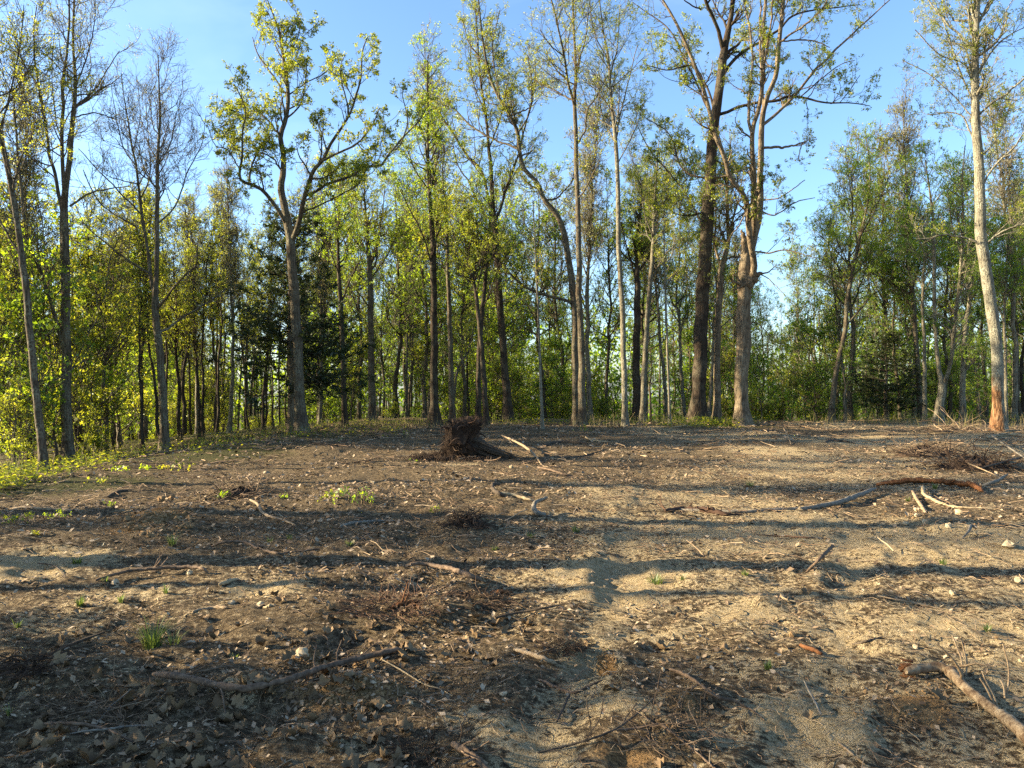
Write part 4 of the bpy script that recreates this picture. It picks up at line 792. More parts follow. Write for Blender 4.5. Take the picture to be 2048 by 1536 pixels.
# trees that would read alike: say how they follow one another into the wood
_by = {}
for o in list(COL.objects):
    if o.parent is None and o.get('group') in ('trees of the wood round the clearing', 'saplings and shrubs under the trees'): _by.setdefault(o['label'], []).append(o)
_ORD = ['first', 'second', 'third', 'fourth', 'fifth', 'sixth', 'seventh', 'eighth', 'ninth', 'tenth']
for lab, lst in _by.items():
    if len(lst) > 1:
        for k, o in enumerate(sorted(lst, key=lambda o: o.location.y)): o['label'] = f"{lab}, {_ORD[min(k, 9)]} in depth"
for k in KINDS:
    if k not in used: bpy.data.objects.remove(KINDS[k])

# the far side of the valley: a wood that reads as one mass
g3 = np.random.default_rng(31)
mb = MB()
n = 46000
Y = 84 + 40 * g3.random(n); X = (g3.random(n) * 2 - 1) * 0.85 * Y
gz = terr(X, Y); top = 15.5 + 6.0 * fbm(X * 0.12, Y * 0.12, 6, 3) + 3.5 * vnoise(X * 0.6, Y * 0.6, 3)
top = np.where(np.abs(X / Y - (1555 - CX) / F) < 0.05, top - 2.5, top)
zf = g3.random(n) ** 0.8
d = nrm(g3.normal(size=(n, 3))); s = nrm(np.cross(d, g3.normal(size=(n, 3)))); l = (0.16 + 0.26 * g3.random(n))[:, None]
c = np.stack([X, Y, gz + 0.3 + zf * top], 1)
V = np.stack([c - d * l, c + s * l * 0.6, c + d * l, c - s * l * 0.6], 1)
mb.add(V.reshape(-1, 3), np.arange(4 * n).reshape(-1, 4), 0, np.clip(0.5 + fbm(X * 0.2, zf * 3, 8, 2) + 0.25 * g3.normal(size=n), 0, 1))
n = 320
Y = 82 + 36 * g3.random(n); X = (g3.random(n) * 2 - 1) * 0.85 * Y; z = terr(X, Y)
P = np.stack([np.stack([X, Y, z - 0.2], 1), np.stack([X + 0.3 * g3.normal(size=n), Y, z + 7.5], 1), np.stack([X + 0.5 * g3.normal(size=n), Y, z + 15], 1)], 1)
tubes(mb, P, np.array([0.16, 0.12, 0.05])[None] * np.ones((n, 1)), 5, 1, cap=False)
fw = mb.build('far_wood', [M['leaf_green'], M['bark_mid']]); fw['kind'] = 'stuff'; fw['label'] = 'far green wood on the slope beyond the trees'

# ------------------------------------------------------------------ litter on the ground
def scatter(n, zone_fn):
    X, Y = zone_fn(n)
    return X, Y, terr(X, Y)
def quad_leaves(mb, X, Y, Z, size, m=0, curl=0.35, lift=0.01, wid=0.6, rng=None):
    n = len(X)
    a = rng.random(n) * 2 * math.pi
    d = np.stack([np.cos(a), np.sin(a), rng.normal(size=n) * curl], 1); d = nrm(d)
    s = nrm(np.stack([-np.sin(a), np.cos(a), rng.normal(size=n) * curl], 1))
    up = np.array([0, 0, 1.0])
    l = (size * (0.35 + 1.5 * rng.random(n) ** 2.2))[:, None]
    p = np.stack([X, Y, Z + lift + l[:, 0] * 0.10], 1)
    c = l * curl * (0.3 * rng.normal(size=(n, 1)) + 0.35)
    V = np.stack([p - d * l * 0.5, p + s * l * wid * 0.5 + up * c * 0.5, p + d * l * 0.5 + up * c * 0.4, p - s * l * wid * 0.5 + up * c * 0.5], 1)
    mb.add(V.reshape(-1, 3), np.arange(4 * n).reshape(-1, 4), m, rng.random(n))
g = np.random.default_rng(77)
def in_view(n, d0, d1, pw=1.0, mar=1.15):
    D = d0 + (d1 - d0) * g.random(n) ** pw
    X = (g.random(n) * 2 - 1) * D * 0.667 * mar
    return X, D
mb = MB()
# small crumbled leaves and bark over the whole clearing, thinner on bare sand
for n, d0, d1, size, pw in ((22000, 2.6, 7, 0.028, 0.6), (30000, 6, 14, 0.045, 0.7), (34000, 12, 33, 0.07, 0.75), (9000, 30, 60, 0.12, 0.8)):
    X, Y = in_view(n, d0, d1, pw)
    keep = g.random(n) > 1.0 * sand_at(X, Y) + 0.22 * sstep(-1, 2, X) * (Y < 14)
    X, Y = X[keep], Y[keep]
    cl = fbm(X * 0.9, Y * 0.9, 21, 3) + 0.12 * g.normal(size=len(X))
    k2 = cl > -0.05
    X, Y = X[k2], Y[k2]
    quad_leaves(mb, X, Y, terr(X, Y), size, 0, 0.45, 0.004, 0.6, g)
lit = mb.build('leaf_litter', M['litter'], GROUND, smooth=False); lit['kind'] = 'stuff'
# pale wood chips and straw
mb = MB()
for n, d0, d1, size in ((2600, 2.6, 8, 0.028), (4600, 7, 16, 0.055), (6500, 14, 33, 0.09)):
    X, Y = in_view(n, d0, d1, 0.75)
    k2 = fbm(X * 0.8, Y * 0.8, 51, 3) + 0.12 * g.normal(size=n) > 0.05
    X, Y = X[k2], Y[k2]
    quad_leaves(mb, X, Y, terr(X, Y), size, 0, 0.3, 0.004, 0.22, g)
ch = mb.build('wood_chips', M['chip'], GROUND, smooth=False); ch['kind'] = 'stuff'
# fine twigs
mb = MB()
for n, d0, d1, L, r in ((7500, 2.6, 8, 0.17, 0.0022), (7500, 7, 17, 0.35, 0.0052), (5500, 15, 34, 0.6, 0.011)):
    X, Y = in_view(n, d0, d1, 0.75)
    keep = (g.random(n) > 0.45 * sand_at(X, Y)) & (fbm(X * 0.6, Y * 0.6, 31, 3) + 0.25 * g.normal(size=n) > -0.2)
    X, Y = X[keep], Y[keep]; n = len(X)
    a = g.random(n) * 2 * math.pi; ln = L * (0.3 + 1.1 * g.random(n) ** 2)
    N = 4
    P = np.empty((n, N, 3)); x, y = X.copy(), Y.copy()
    tip = g.random(n) ** 3 * 0.5
    for j in range(N):
        P[:, j, 0] = x; P[:, j, 1] = y; P[:, j, 2] = terr(x, y) + r * 1.2 + (0.012 + 2.5 * r) * g.random(n) + tip * ln * (j / N) * 0.6
        a = a + g.normal(size=n) * 0.28
        x = x + np.cos(a) * ln / N; y = y + np.sin(a) * ln / N
    R = r * (0.5 + 1.3 * g.random((n, 1)) ** 2) * np.linspace(1, 0.5, N)[None]
    tubes(mb, P, R, 3, 0, cap=False, rnd=g.random(n))
tw = mb.build('twig_litter', M['twig'], GROUND); tw['kind'] = 'stuff'
# crumbs of soil and gravel
ICO = None
def rockmesh(name, mat, seed, amp=0.35, n=6):
    r = np.random.default_rng(seed)
    v = [(0, 0, 1)]
    for i in range(1, 5):
        for j in range(n + 2):
            th = math.pi * i / 5; ph = 2 * math.pi * (j + 0.5 * (i % 2)) / (n + 2)
            v.append((math.sin(th) * math.cos(ph), math.sin(th) * math.sin(ph), math.cos(th)))
    v.append((0, 0, -1)); v = np.array(v)
    # facet the stone: clip by random planes
    for _ in range(9):
        d = nrm(r.normal(size=3)); c = 0.55 + 0.3 * r.random()
        over = np.maximum(0, v @ d - c); v = v - over[:, None] * d
    v *= 1 + amp * 0.25 * r.normal(size=(len(v), 1)); v *= np.array([1, 0.75 + 0.3 * r.random(), 0.6 + 0.25 * r.random()])
    k = n + 2; q = []
    for j in range(k):
        q.append([0, 1 + j, 1 + (j + 1) % k, 1 + (j + 1) % k])
        for i in range(3):
            o0 = 1 + i * k; o1 = o0 + k
            q.append([o0 + j, o1 + j, o1 + (j + 1) % k, o0 + (j + 1) % k])
        q.append([1 + 3 * k + j, len(v) - 1, 1 + 3 * k + (j + 1) % k, 1 + 3 * k + (j + 1) % k])
    return v, np.array(q)
mb = MB()
shapes = [rockmesh('', None, s, 0.9, 3) for s in range(6)]
def crumbs(mb, X, Y, s, m=0):
    Zs = terr(np.asarray(X), np.asarray(Y))
    for x, y, zc, k in zip(X, Y, Zs, s):
        v, q = shapes[g.integers(0, 6)]
        a = g.random() * 6.28; c, sn = math.cos(a), math.sin(a)
        vv = v * k; vv = np.stack([vv[:, 0] * c - vv[:, 1] * sn, vv[:, 0] * sn + vv[:, 1] * c, vv[:, 2]], 1)
        mb.add(vv + np.array([x, y, zc + k * 0.05]), q, m)
X, Y = in_view(380, 2.7, 12, 0.8); crumbs(mb, X, Y, 0.005 + 0.014 * g.random(380) ** 3)
peb = mb.build('pebble_scatter', M['stone'], GROUND, smooth=False); peb['kind'] = 'stuff'
mb = MB()
for (px, py, rx, ry, s, n, sz) in ((315, 1045, 75, 28, 0, 330, .040), (700, 1370, 170, 55, 0, 800, .017), (1217, 1325, 18, 34, 0, 120, .013), (1830, 1410, 130, 60, 0, 420, .010), (1370, 1420, 60, 55, 0, 200, .011), (620, 1310, 90, 30, 0, 200, .015), (860, 1065, 60, 15, 0, 60, .03), (1850, 1040, 130, 30, 0, 110, .03)):
    a = g.random(n) * 6.28; r = np.sqrt(g.random(n))
    pts = gptv(px + rx * r * np.cos(a), py + ry * r * np.sin(a)); crumbs(mb, pts[:, 0], pts[:, 1], sz * (0.2 + g.random(n) ** 3))
cl = mb.build('clay_crumbs', M['clay'], GROUND, smooth=False); cl['kind'] = 'stuff'

# the large fallen leaves near the eye, each its own piece
def leaf_mesh(seed):
    r = np.random.default_rng(seed)
    n = 9; out = []
    xs = np.linspace(0, 1, n)
    wd = np.sin(np.pi * np.clip(xs, 0.03, 0.985)) ** 0.7 * 0.33 * (1 + 0.45 * np.cos(xs * 2 * math.pi * 3 + r.random() * 6)) + 0.008
    cu = (0.5 + abs(r.normal()) * 0.9) * r.choice([-0.5, 1, 1]) * (xs - 0.5) ** 2 + 0.09 * np.sin(xs * 9 + r.random() * 6)
    ed = 0.25 + 0.8 * r.random()
    V = []
    for x, ww, c in zip(xs, wd, cu):
        V += [(x - .5, -ww * (1 + .25 * r.normal()), c + ed * ww + .05 * r.normal()), (x - .5, 0, c - 0.03), (x - .5, ww * (1 + .15 * r.normal()), c + ed * ww * (0.3 + r.random()) + .03 * r.normal())]
    q = []
    for i in range(n - 1):
        for j in range(2):
            q.append([3 * i + j, 3 * i + j + 1, 3 * i + j + 4, 3 * i + j + 3])
    mb = MB(); mb.add(V, q, 0, np.full(len(q), 0.35 + 0.3 * r.random()))
    return mb.mesh('leaf', [M['litter_big']])
LM = [leaf_mesh(s) for s in range(14)]
def lay_leaf(px, py, size):
    p = gpt(px, py)
    o = bpy.data.objects.new('leaf', LM[int(g.integers(0, 14))]); COL.objects.link(o); o.parent = GROUND
    o.location = p + np.array([0, 0, size * 0.12 + 0.006]); o.scale = (size,) * 3
    o.rotation_euler = (g.normal() * 0.5, g.normal() * 0.5, g.random() * 6.28)
nl = 0
while nl < 290:
    u = g.random()
    if u < 0.62: px, py = g.uniform(-20, 820), 1536 + 25 - 300 * g.random() ** 1.3
    elif u < 0.82: px, py = g.normal(800, 170), g.normal(1250, 45)
    else: px, py = g.uniform(0, 2048), g.uniform(1180, 1540)
    if py < 1090 or py > 1560: continue
    if u >= 0.82 and px > 900 and g.random() < 0.5: continue
    lay_leaf(px, py, g.uniform(0.035, 0.10)); nl += 1

# ------------------------------------------------------------------ branches, logs and sticks that lie about, one by one
def stick(name, label, pts, mat, lift=None, cat=None, sides=9, rough=0.16, twigs=0, group='branches and sticks lying on the clearing', kids=(), seed=None, bury=0.3):
    """pts: [(x, y, width px)] on the ground in the photograph; lift: height above ground at each point in metres"""
    global RNG
    RNG = np.random.default_rng(abs(hash((pts[0][0], pts[0][1]))) % 9999)
    W = []
    for k, (x, y, ww) in enumerate(pts):
        h = (lift[k] if lift else 0)
        p = gpt(x, y, h); r = max(0.44 * ww * p[1] / F, 0.003)
        p[2] += r * (1 - bury)
        W.append([*p, r])
    a = resample(W, max(18, 6 * len(pts)))
    a[:, :3] += RNG.normal(size=(len(a), 3)) * a[:, 3:4] * min(0.14, rough); a[:, 3] *= 1 + 0.14 * RNG.normal(size=len(a)) * (RNG.random(len(a)) < 0.5); a[0, 3] *= 0.6; a[-1, 3] *= 0.5
    o0 = np.array(W[0][:3])
    mb = MB(); tubes(mb, a[:, :3], a[:, 3], sides, 0, rough)
    if not kids and not twigs:
        o = mb.build(name, M[mat], None, True, o0)
        return tag(o, label, cat or 'branch', group)
    root = empty(name, o0); tag(root, label, cat or 'branch', group)
    mb.build('stem', M[mat], root, True, o0)
    if twigs:
        C, CR = spawn(a[None, :, :3], a[None, :, 3], twigs, 0.05, 0.98, (0.10, 0.34), (25, 70), 6, 0.03, 0.25, 0.35, 0.4, 0.0025)
        for c, r in zip(C, CR):
            mb = MB(); tubes(mb, c, r, 5, 0); mb.build('twig', M[mat], root, True, o0)
    for (kp, km, hs) in kids:
        W = []
        for (x, y, ww), h in zip(kp, hs):
            p = gpt(x, y); D = (EYE - p[2] - h) * F / (y - CY) if h else p[1]
            if h: D = kidD if 'kidD' in locals() and kidD else D
            p = np.array([(x - CX) * D / F, D, 0]); p[2] = EYE - (y - CY) * D / F; W.append([*p, max(0.0025, 0.5 * ww * D / F)])
        aa = resample(W, 10); mb = MB(); tubes(mb, aa[:, :3], aa[:, 3], 6, 0, 0.1); mb.build('twig', M[km], root, True, o0)
    return root
def upright_twig(root, o0, px, py, path, mat, r0=0.006):
    """a shoot that rises from ground pixel (px, py): path = [(dx, height)] in photo pixels at that distance"""
    p = gpt(px, py); D = p[1]; k = D / F
    W = [[p[0] + dx * k, D + 0.02 * i, p[2] + hh * k, r0 * (1 - 0.12 * i)] for i, (dx, hh) in enumerate(path)]
    a = resample(W, 12); mb = MB(); tubes(mb, a[:, :3], a[:, 3], 6, 0, 0.1)
    return mb.build('shoot', M[mat], root, True, o0)

big = stick('bent_log', 'smooth tan bent log with bark stripped off and upright shoots beside it', [(1812, 1350, 17), (1835, 1347, 22), (1875, 1343, 22), (1900, 1352, 23), (1925, 1378, 21), (1965, 1412, 23), (2005, 1442, 25), (2040, 1472, 30), (2085, 1520, 35)], 'log_tan', [0.02] * 9, 'log', 14, 0.05, twigs=3, bury=0.1)
for px, py, pa in ((1925, 1352, [(0, 0), (2, 30), (-4, 55), (-9, 75)]), (1932, 1350, [(0, 0), (6, 25), (4, 45), (2, 70)]), (2012, 1395, [(0, 0), (10, 30), (14, 60), (8, 100)]), (2010, 1396, [(0, 0), (2, 20), (1, 30)]), (2000, 1425, [(0, 0), (-8, 30), (-18, 55), (-22, 75)]), (1994, 1424, [(0, 0), (-14, 40), (-25, 62)])):
    upright_twig(big, np.array(big.location), px, py, pa, 'stick_tan', 0.006)
RNG = np.random.default_rng(8); _e = gpt(1812, 1350) + np.array([0, 0, 0.05])
for q in range(14):                               # torn fibres at its broken end
    d = nrm(np.array([-1, 0.1, 0.0]) + RNG.normal(size=3) * 0.45); s = RNG.normal(size=3) * np.array([0.005, 0.018, 0.018])
    a = resample(np.array([[*(_e + s + np.array([0.03, 0, 0])), 0.009], [*(_e + s + d * 0.02), 0.007], [*(_e + s + d * RNG.uniform(0.03, 0.06)), 0.002]]), 6); mb = MB(); tubes(mb, a[:, :3], a[:, 3], 5, 0, 0.2); mb.build('splinter', M['rust'], big, True, np.array(big.location))
stick('long_grey_log', 'long weathered grey log with one end raised, frayed bark at the other', [(1335, 1020, 6), (1400, 1023, 8), (1480, 1026, 8), (1560, 1022, 9), (1620, 1019, 11), (1680, 1008, 12), (1715, 995, 12), (1750, 980, 9)], 'stick_grey', [0, 0, 0, 0, 0.01, 0.02, 0.04, 0.06], 'log', 12, 0.14)
stick('frayed_bark', 'splintered reddish bark and roots at the low end of the grey log', [(1330, 1024, 10), (1370, 1022, 12), (1420, 1026, 14), (1450, 1032, 10), (1485, 1030, 5)], 'root_red', None, 'bark', 8, 0.5, twigs=16)
stick('rotten_log', 'crumbling orange-red rotten log lying across the debris', [(1752, 972, 8), (1790, 968, 12), (1830, 965, 13), (1870, 966, 12), (1910, 971, 15), (1945, 977, 14), (1965, 985, 8)], 'rust', [0, 0.02, 0.03, 0.03, 0.03, 0.01, 0], 'log', 12, 0.45, twigs=8)
stick('pale_root', 'pale curved root hooking down from the rotten log', [(1846, 975, 7), (1848, 990, 7), (1862, 1003, 6), (1890, 1011, 6), (1920, 1016, 5), (1990, 1018, 3)], 'stick_pale', [0.05, 0.04, 0.02, 0, 0, 0], 'root')
stick('mottled_stick', 'mottled tan stick pointing at the eye beside the pale root', [(1825, 984, 6), (1833, 1000, 7), (1843, 1014, 7), (1852, 1028, 6)], 'stick_tan', [0.06, 0.04, 0.01, 0], 'stick')
stick('grey_forked_branch', 'grey forked dead branch by the end of the rotten log', [(1965, 972, 5), (1985, 968, 8), (2000, 960, 6), (2015, 950, 4)], 'stick_grey', [0, 0.02, 0.05, 0.1], 'branch', twigs=5)
stick('peeled_stick', 'bright yellow peeled stick lying in the middle of the clearing', [(1002, 987, 6), (1030, 993, 7), (1063, 1002, 6)], 'stick_pale', [0.05, 0.03, 0.01], 'stick', 7, 0.06)
stick('hooked_root', 'dark hooked root at the end of the yellow peeled stick', [(1010, 995, 8), (995, 989, 10), (985, 980, 9), (987, 972, 8), (1000, 970, 6)], 'stick_dark', [0, 0.03, 0.06, 0.08, 0.09], 'root')
stick('grey_curved_root', 'grey lichened root standing up in a curve near the yellow stick', [(1090, 1031, 9), (1075, 1030, 11), (1068, 1020, 11), (1070, 1008, 9), (1085, 1000, 7), (1095, 996, 5)], 'stick_grey', [0.0, 0.02, 0.06, 0.1, 0.12, 0.12], 'root')
stick('arched_branch', 'long dark branch arching over the shaded leaf litter', [(305, 1352, 12), (340, 1356, 16), (380, 1362, 16), (430, 1374, 16), (480, 1378, 17), (540, 1373, 15), (600, 1356, 15), (650, 1338, 14), (720, 1320, 14), (770, 1308, 13), (803, 1300, 10)], 'stick_brown', [0.05, 0.06, 0.06, 0.05, 0.04, 0.035, 0.035, 0.035, 0.035, 0.03, 0.03], 'branch', 10, 0.12, twigs=9)
stick('propped_dark_stick', 'dark stick propped on a stub among brown leaves', [(80, 1318, 4), (120, 1300, 6), (160, 1284, 7), (212, 1264, 4)], 'stick_dark', [0.01, 0.05, 0.08, 0.12], 'stick')
stick('brown_root', 'brown root arching low over pale soil behind the grass tuft', [(190, 1162, 5), (225, 1152, 7), (265, 1143, 8), (330, 1138, 9), (380, 1137, 9), (405, 1139, 8), (415, 1148, 7)], 'stick_brown', [0, 0.02, 0.04, 0.05, 0.05, 0.05, 0.02], 'root', 9, 0.15, twigs=4)
stick('bent_branch', 'thin bent brown branch in two legs past the green tuft', [(420, 1094, 4), (450, 1086, 7), (490, 1086, 6), (515, 1098, 6), (555, 1108, 5), (580, 1106, 5), (640, 1099, 5)], 'stick_brown', [0, 0.03, 0.03, 0.01, 0, 0, 0.02], 'branch')
stick('curved_tan_branch', 'tan curved branch ending in a fork behind the clay mound', [(500, 1001, 5), (515, 1010, 6), (525, 1027, 6), (545, 1036, 6), (570, 1043, 5), (592, 1052, 4)], 'stick_tan', [0.05, 0.05, 0.02, 0, 0, 0], 'branch', twigs=3)
stick('broken_branch', 'broken brown branch with cut end over the dark debris band', [(820, 1130, 9), (860, 1133, 10), (900, 1140, 11), (935, 1152, 12), (962, 1165, 10)], 'stick_brown', [0.05, 0.06, 0.07, 0.07, 0.03], 'branch', twigs=4)
stick('pale_stub', 'short pale splintered stub near the sunlit sand', [(436, 1172, 6), (455, 1166, 9), (476, 1160, 7)], 'stick_pale', None, 'stick')
stick('raised_stick', 'brown stick sticking up at an angle from the open soil', [(1612, 1146, 5), (1640, 1119, 8), (1667, 1093, 7)], 'stick_brown', [0, 0.09, 0.18], 'stick')
stick('reddish_strip', 'thin reddish bark strip lying flat in the shade stripe', [(1508, 1070, 3), (1560, 1073, 4), (1610, 1076, 4), (1662, 1078, 2)], 'root_red', None, 'bark strip', 5)
stick('red_wood_chunk', 'short reddish chunk of wood half sunk in pale soil', [(1600, 1292, 8), (1622, 1301, 11), (1646, 1311, 9)], 'rust', [0.02, 0.02, 0.01], 'wood chunk')
stick('bark_shreds', 'peeling brown bark shreds twisting toward the open sand', [(1338, 1340, 8), (1365, 1350, 10), (1400, 1372, 9), (1430, 1395, 9), (1470, 1405, 7), (1500, 1420, 6), (1530, 1442, 4)], 'stick_brown', [0, 0.02, 0.03, 0.03, 0.02, 0, 0], 'bark', 7, 0.5, twigs=7)
stick('short_dark_stick', 'short straight dark stick on bright sand', [(1112, 1447, 6), (1126, 1420, 6), (1139, 1390, 6)], 'stick_dark', [0, 0.02, 0.04], 'stick')
stick('half_buried_root', 'half buried brown root at the rim of the wheel rut', [(1028, 1301, 8), (1060, 1311, 11), (1090, 1322, 11), (1112, 1329, 8)], 'stick_tan', [0, 0.01, 0.02, 0], 'root', twigs=4)
stick('curved_dark_root', 'curved root lying across the floor of the wheel rut', [(1075, 1360, 5), (1098, 1371, 8), (1125, 1382, 8), (1150, 1387, 7), (1180, 1372, 5), (1205, 1360, 3)], 'stick_brown', None, 'root', twigs=5)
stick('long_thin_branch', 'long thin branch with side twigs rising across the sand', [(1075, 1507, 4), (1130, 1494, 5), (1180, 1480, 5), (1230, 1460, 5), (1270, 1432, 4), (1310, 1395, 3)], 'stick_dark', [0, 0.01, 0.02, 0.03, 0.05, 0.07], 'branch', 6, 0.1, twigs=7)
stick('angled_branch', 'dark branch bent at an elbow on the shaded sand', [(1232, 1462, 5), (1270, 1459, 7), (1318, 1452, 7), (1345, 1468, 6), (1375, 1492, 6), (1420, 1530, 6), (1440, 1550, 6)], 'stick_brown', [0.03, 0.03, 0.03, 0.01, 0, 0, 0], 'branch', 7, 0.12, twigs=6)
stick('forked_twig', 'grey forked twig standing out of the dry sand patch', [(1608, 1362, 3), (1616, 1380, 5), (1630, 1405, 5), (1642, 1432, 5)], 'stick_grey', [0.03, 0.02, 0.01, 0], 'twig')
stick('slim_pale_stick', 'slim pale stick near the bottom of the sandy ground', [(1676, 1486, 4), (1690, 1498, 6), (1708, 1512, 5)], 'stick_tan', None, 'stick')
stick('dark_shade_branch', 'dark branch buried in shaded brown leaves', [(85, 1450, 6), (140, 1450, 7), (200, 1457, 7), (240, 1472, 6), (275, 1490, 5)], 'stick_brown', [0.02, 0.03, 0.03, 0.02, 0.0], 'branch', twigs=4)
stick('pale_shade_twig', 'pale thin twig resting on shaded leaves beside the dark branch', [(140, 1468, 3), (175, 1463, 4), (215, 1460, 5), (255, 1454, 5), (295, 1452, 4)], 'stick_grey', [0.0, 0.02, 0.03, 0.04, 0.04], 'twig')
stick('thin_leaning_twig', 'thin grey twig leaning up through the shaded leaves', [(190, 1453, 2.5), (220, 1415, 3), (250, 1390, 2.5), (262, 1378, 2)], 'stick_grey', [0, 0.03, 0.06, 0.08], 'twig')
stick('bottom_log', 'rough brown log piece cut off by the edge of the view', [(905, 1490, 12), (930, 1506, 17), (955, 1525, 18), (985, 1560, 18)], 'stick_brown', [0.01, 0.02, 0.02, 0.02], 'log', 10, 0.3, twigs=10)
stick('fallen_limb', 'brown fallen limb sloping down beside the uprooted stump', [(1003, 872, 4), (1030, 884, 5), (1055, 899, 6), (1072, 915, 5), (1085, 932, 4), (1100, 936, 3)], 'stick_tan', [0.25, 0.22, 0.15, 0.06, 0, 0], 'branch', 7, 0.1, twigs=6)
stick('dark_log', 'dark flat log lying behind the fallen limb', [(1085, 893, 5), (1110, 887, 6), (1145, 886, 7), (1175, 889, 5)], 'stick_dark', None, 'log', 8, 0.3, twigs=5)
stick('pale_twig_branch', 'pale bare branch lying on sunlit leaves below the slim tree', [(1165, 872, 3), (1180, 880, 4), (1205, 884, 3), (1222, 884, 2)], 'stick_pale', None, 'branch')
stick('sloping_pole', 'dark thin pole stretched flat beyond the stump', [(1120, 917, 4), (1160, 914, 4), (1190, 906, 3), (1220, 896, 2)], 'stick_dark', None, 'pole', 6)
stick('low_root', 'low brown root between the peeled stick and fallen limb', [(1075, 936, 4), (1100, 941, 5), (1125, 949, 5), (1150, 955, 4)], 'stick_brown', [0.03, 0.05, 0.03, 0], 'root', twigs=3)
stick('pale_slope_root', 'pale root in the litter left of the small root clump', [(680, 1055, 5), (700, 1049, 7), (730, 1045, 6), (760, 1043, 5), (790, 1042, 3)], 'stick_grey', None, 'root')
stick('left_pale_root', 'pale low root where seedlings begin', [(20, 1020, 5), (50, 1017, 6), (80, 1019, 6), (120, 1022, 8), (160, 1022, 5)], 'stick_tan', None, 'root', twigs=4)
stick('curved_dark_stick', 'dark curved stem on the soil under the green wood edge', [(215, 995, 5), (235, 985, 6), (265, 981, 4)], 'stick_dark', None, 'stick')
stick('thin_stub_twigs', 'thin dark crooked twig on bright bare soil', [(75, 1127, 2.5), (105, 1131, 3), (122, 1143, 2.5), (130, 1152, 2)], 'stick_dark', [0.02, 0.02, 0.01, 0], 'twig')
stick('tan_thin_stick', 'long thin tan stick across the lower shade stripe', [(1755, 1192, 3), (1790, 1200, 4), (1840, 1210, 4), (1885, 1219, 2)], 'stick_tan', [0.02, 0.02, 0.01, 0], 'stick', 6)
stick('pale_snapped_stick', 'small pale snapped stick in the shade stripe', [(1562, 1190, 5), (1570, 1200, 5), (1600, 1206, 3)], 'stick_pale', None, 'stick')
stick('dark_bent_twig', 'dark bent twig lying on the open tan soil', [(1705, 1290, 4), (1735, 1284, 6), (1760, 1277, 4), (1785, 1275, 3)], 'stick_dark', None, 'twig')
stick('grey_root_end', 'grey root standing in the shade stripe near scattered stones', [(1925, 1078, 4), (1937, 1064, 6), (1943, 1054, 7), (1955, 1058, 5)], 'stick_grey', [0, 0.05, 0.08, 0.06], 'root')
stick('path_branch', 'dark weathered branch lying across the sunlit path', [(1650, 886, 4), (1665, 883, 6), (1690, 884, 5), (1710, 888, 3)], 'stick_dark', None, 'branch')
stick('pale_flat_wood', 'flat pale split wood at the foot of the orange-scarred tree', [(1975, 876, 5), (2000, 873, 8), (2030, 872, 8), (2060, 874, 5)], 'stick_pale', None, 'wood')
stick('yellow_straw_pole', 'long straw-coloured pole in the grass by the dark oak', [(1340, 857, 3), (1370, 853, 4), (1400, 851, 3)], 'stick_pale', None, 'pole', 6)
stick('leaning_bare_twig', 'bare pale twig standing near the path head', [(1582, 890, 2), (1576, 872, 2), (1566, 856, 2)], 'stick_tan', [0.0, 0.12, 0.3], 'twig', 5)
stick('small_log_leaves', 'small dark log among the leaves near the pale splintered stub', [(385, 1226, 7), (420, 1219, 9), (455, 1217, 8)], 'stick_tan', None, 'log', 9, 0.2)
stick('pale_bone_stick', 'pale bone-like stick beside a round stone', [(527, 1218, 6), (540, 1215, 8), (552, 1211, 6)], 'stick_pale', None, 'stick')
stick('thin_white_twig', 'thin white twig bending down the clay crumbs', [(765, 1320, 3), (800, 1340, 3.5), (850, 1370, 3), (880, 1378, 3), (905, 1393, 2)], 'stick_pale', [0.02, 0.02, 0.01, 0.01, 0], 'twig', 6)
stick('ragged_root', 'ragged reddish root lying in the dark debris band', [(780, 1218, 6), (810, 1209, 10), (840, 1206, 7)], 'rust', None, 'root', 8, 0.4, twigs=4)
stick('red_bark_chip', 'long reddish bark chip on top of the dark debris band', [(978, 1187, 5), (1000, 1186, 9), (1025, 1187, 6)], 'rust', None, 'bark', 8, 0.3)
stick('debris_pole', 'dark straight pole leaning out of the dark debris band', [(985, 1238, 5), (1040, 1226, 6), (1085, 1218, 5), (1122, 1211, 4)], 'stick_dark', [0.02, 0.03, 0.04, 0.05], 'pole', 7)
for k, (a, b) in enumerate((((1960, 938, 4), (2048, 915, 5)), ((1900, 912, 3), (1990, 950, 3)), ((1980, 870, 4), (2070, 930, 4)))):
    stick('brush_stick', ['grey pole on the brush mound beyond the rotten log', 'thin stick slanting down the brush mound', 'pale pole dropped across the far side of the brush mound'][k], [a, ((a[0] + b[0]) / 2, (a[1] + b[1]) / 2, (a[2] + b[2]) / 2), b], ['stick_dark', 'stick_tan', 'stick_grey'][k], [0.1, 0.12, 0.06], 'stick', 7)

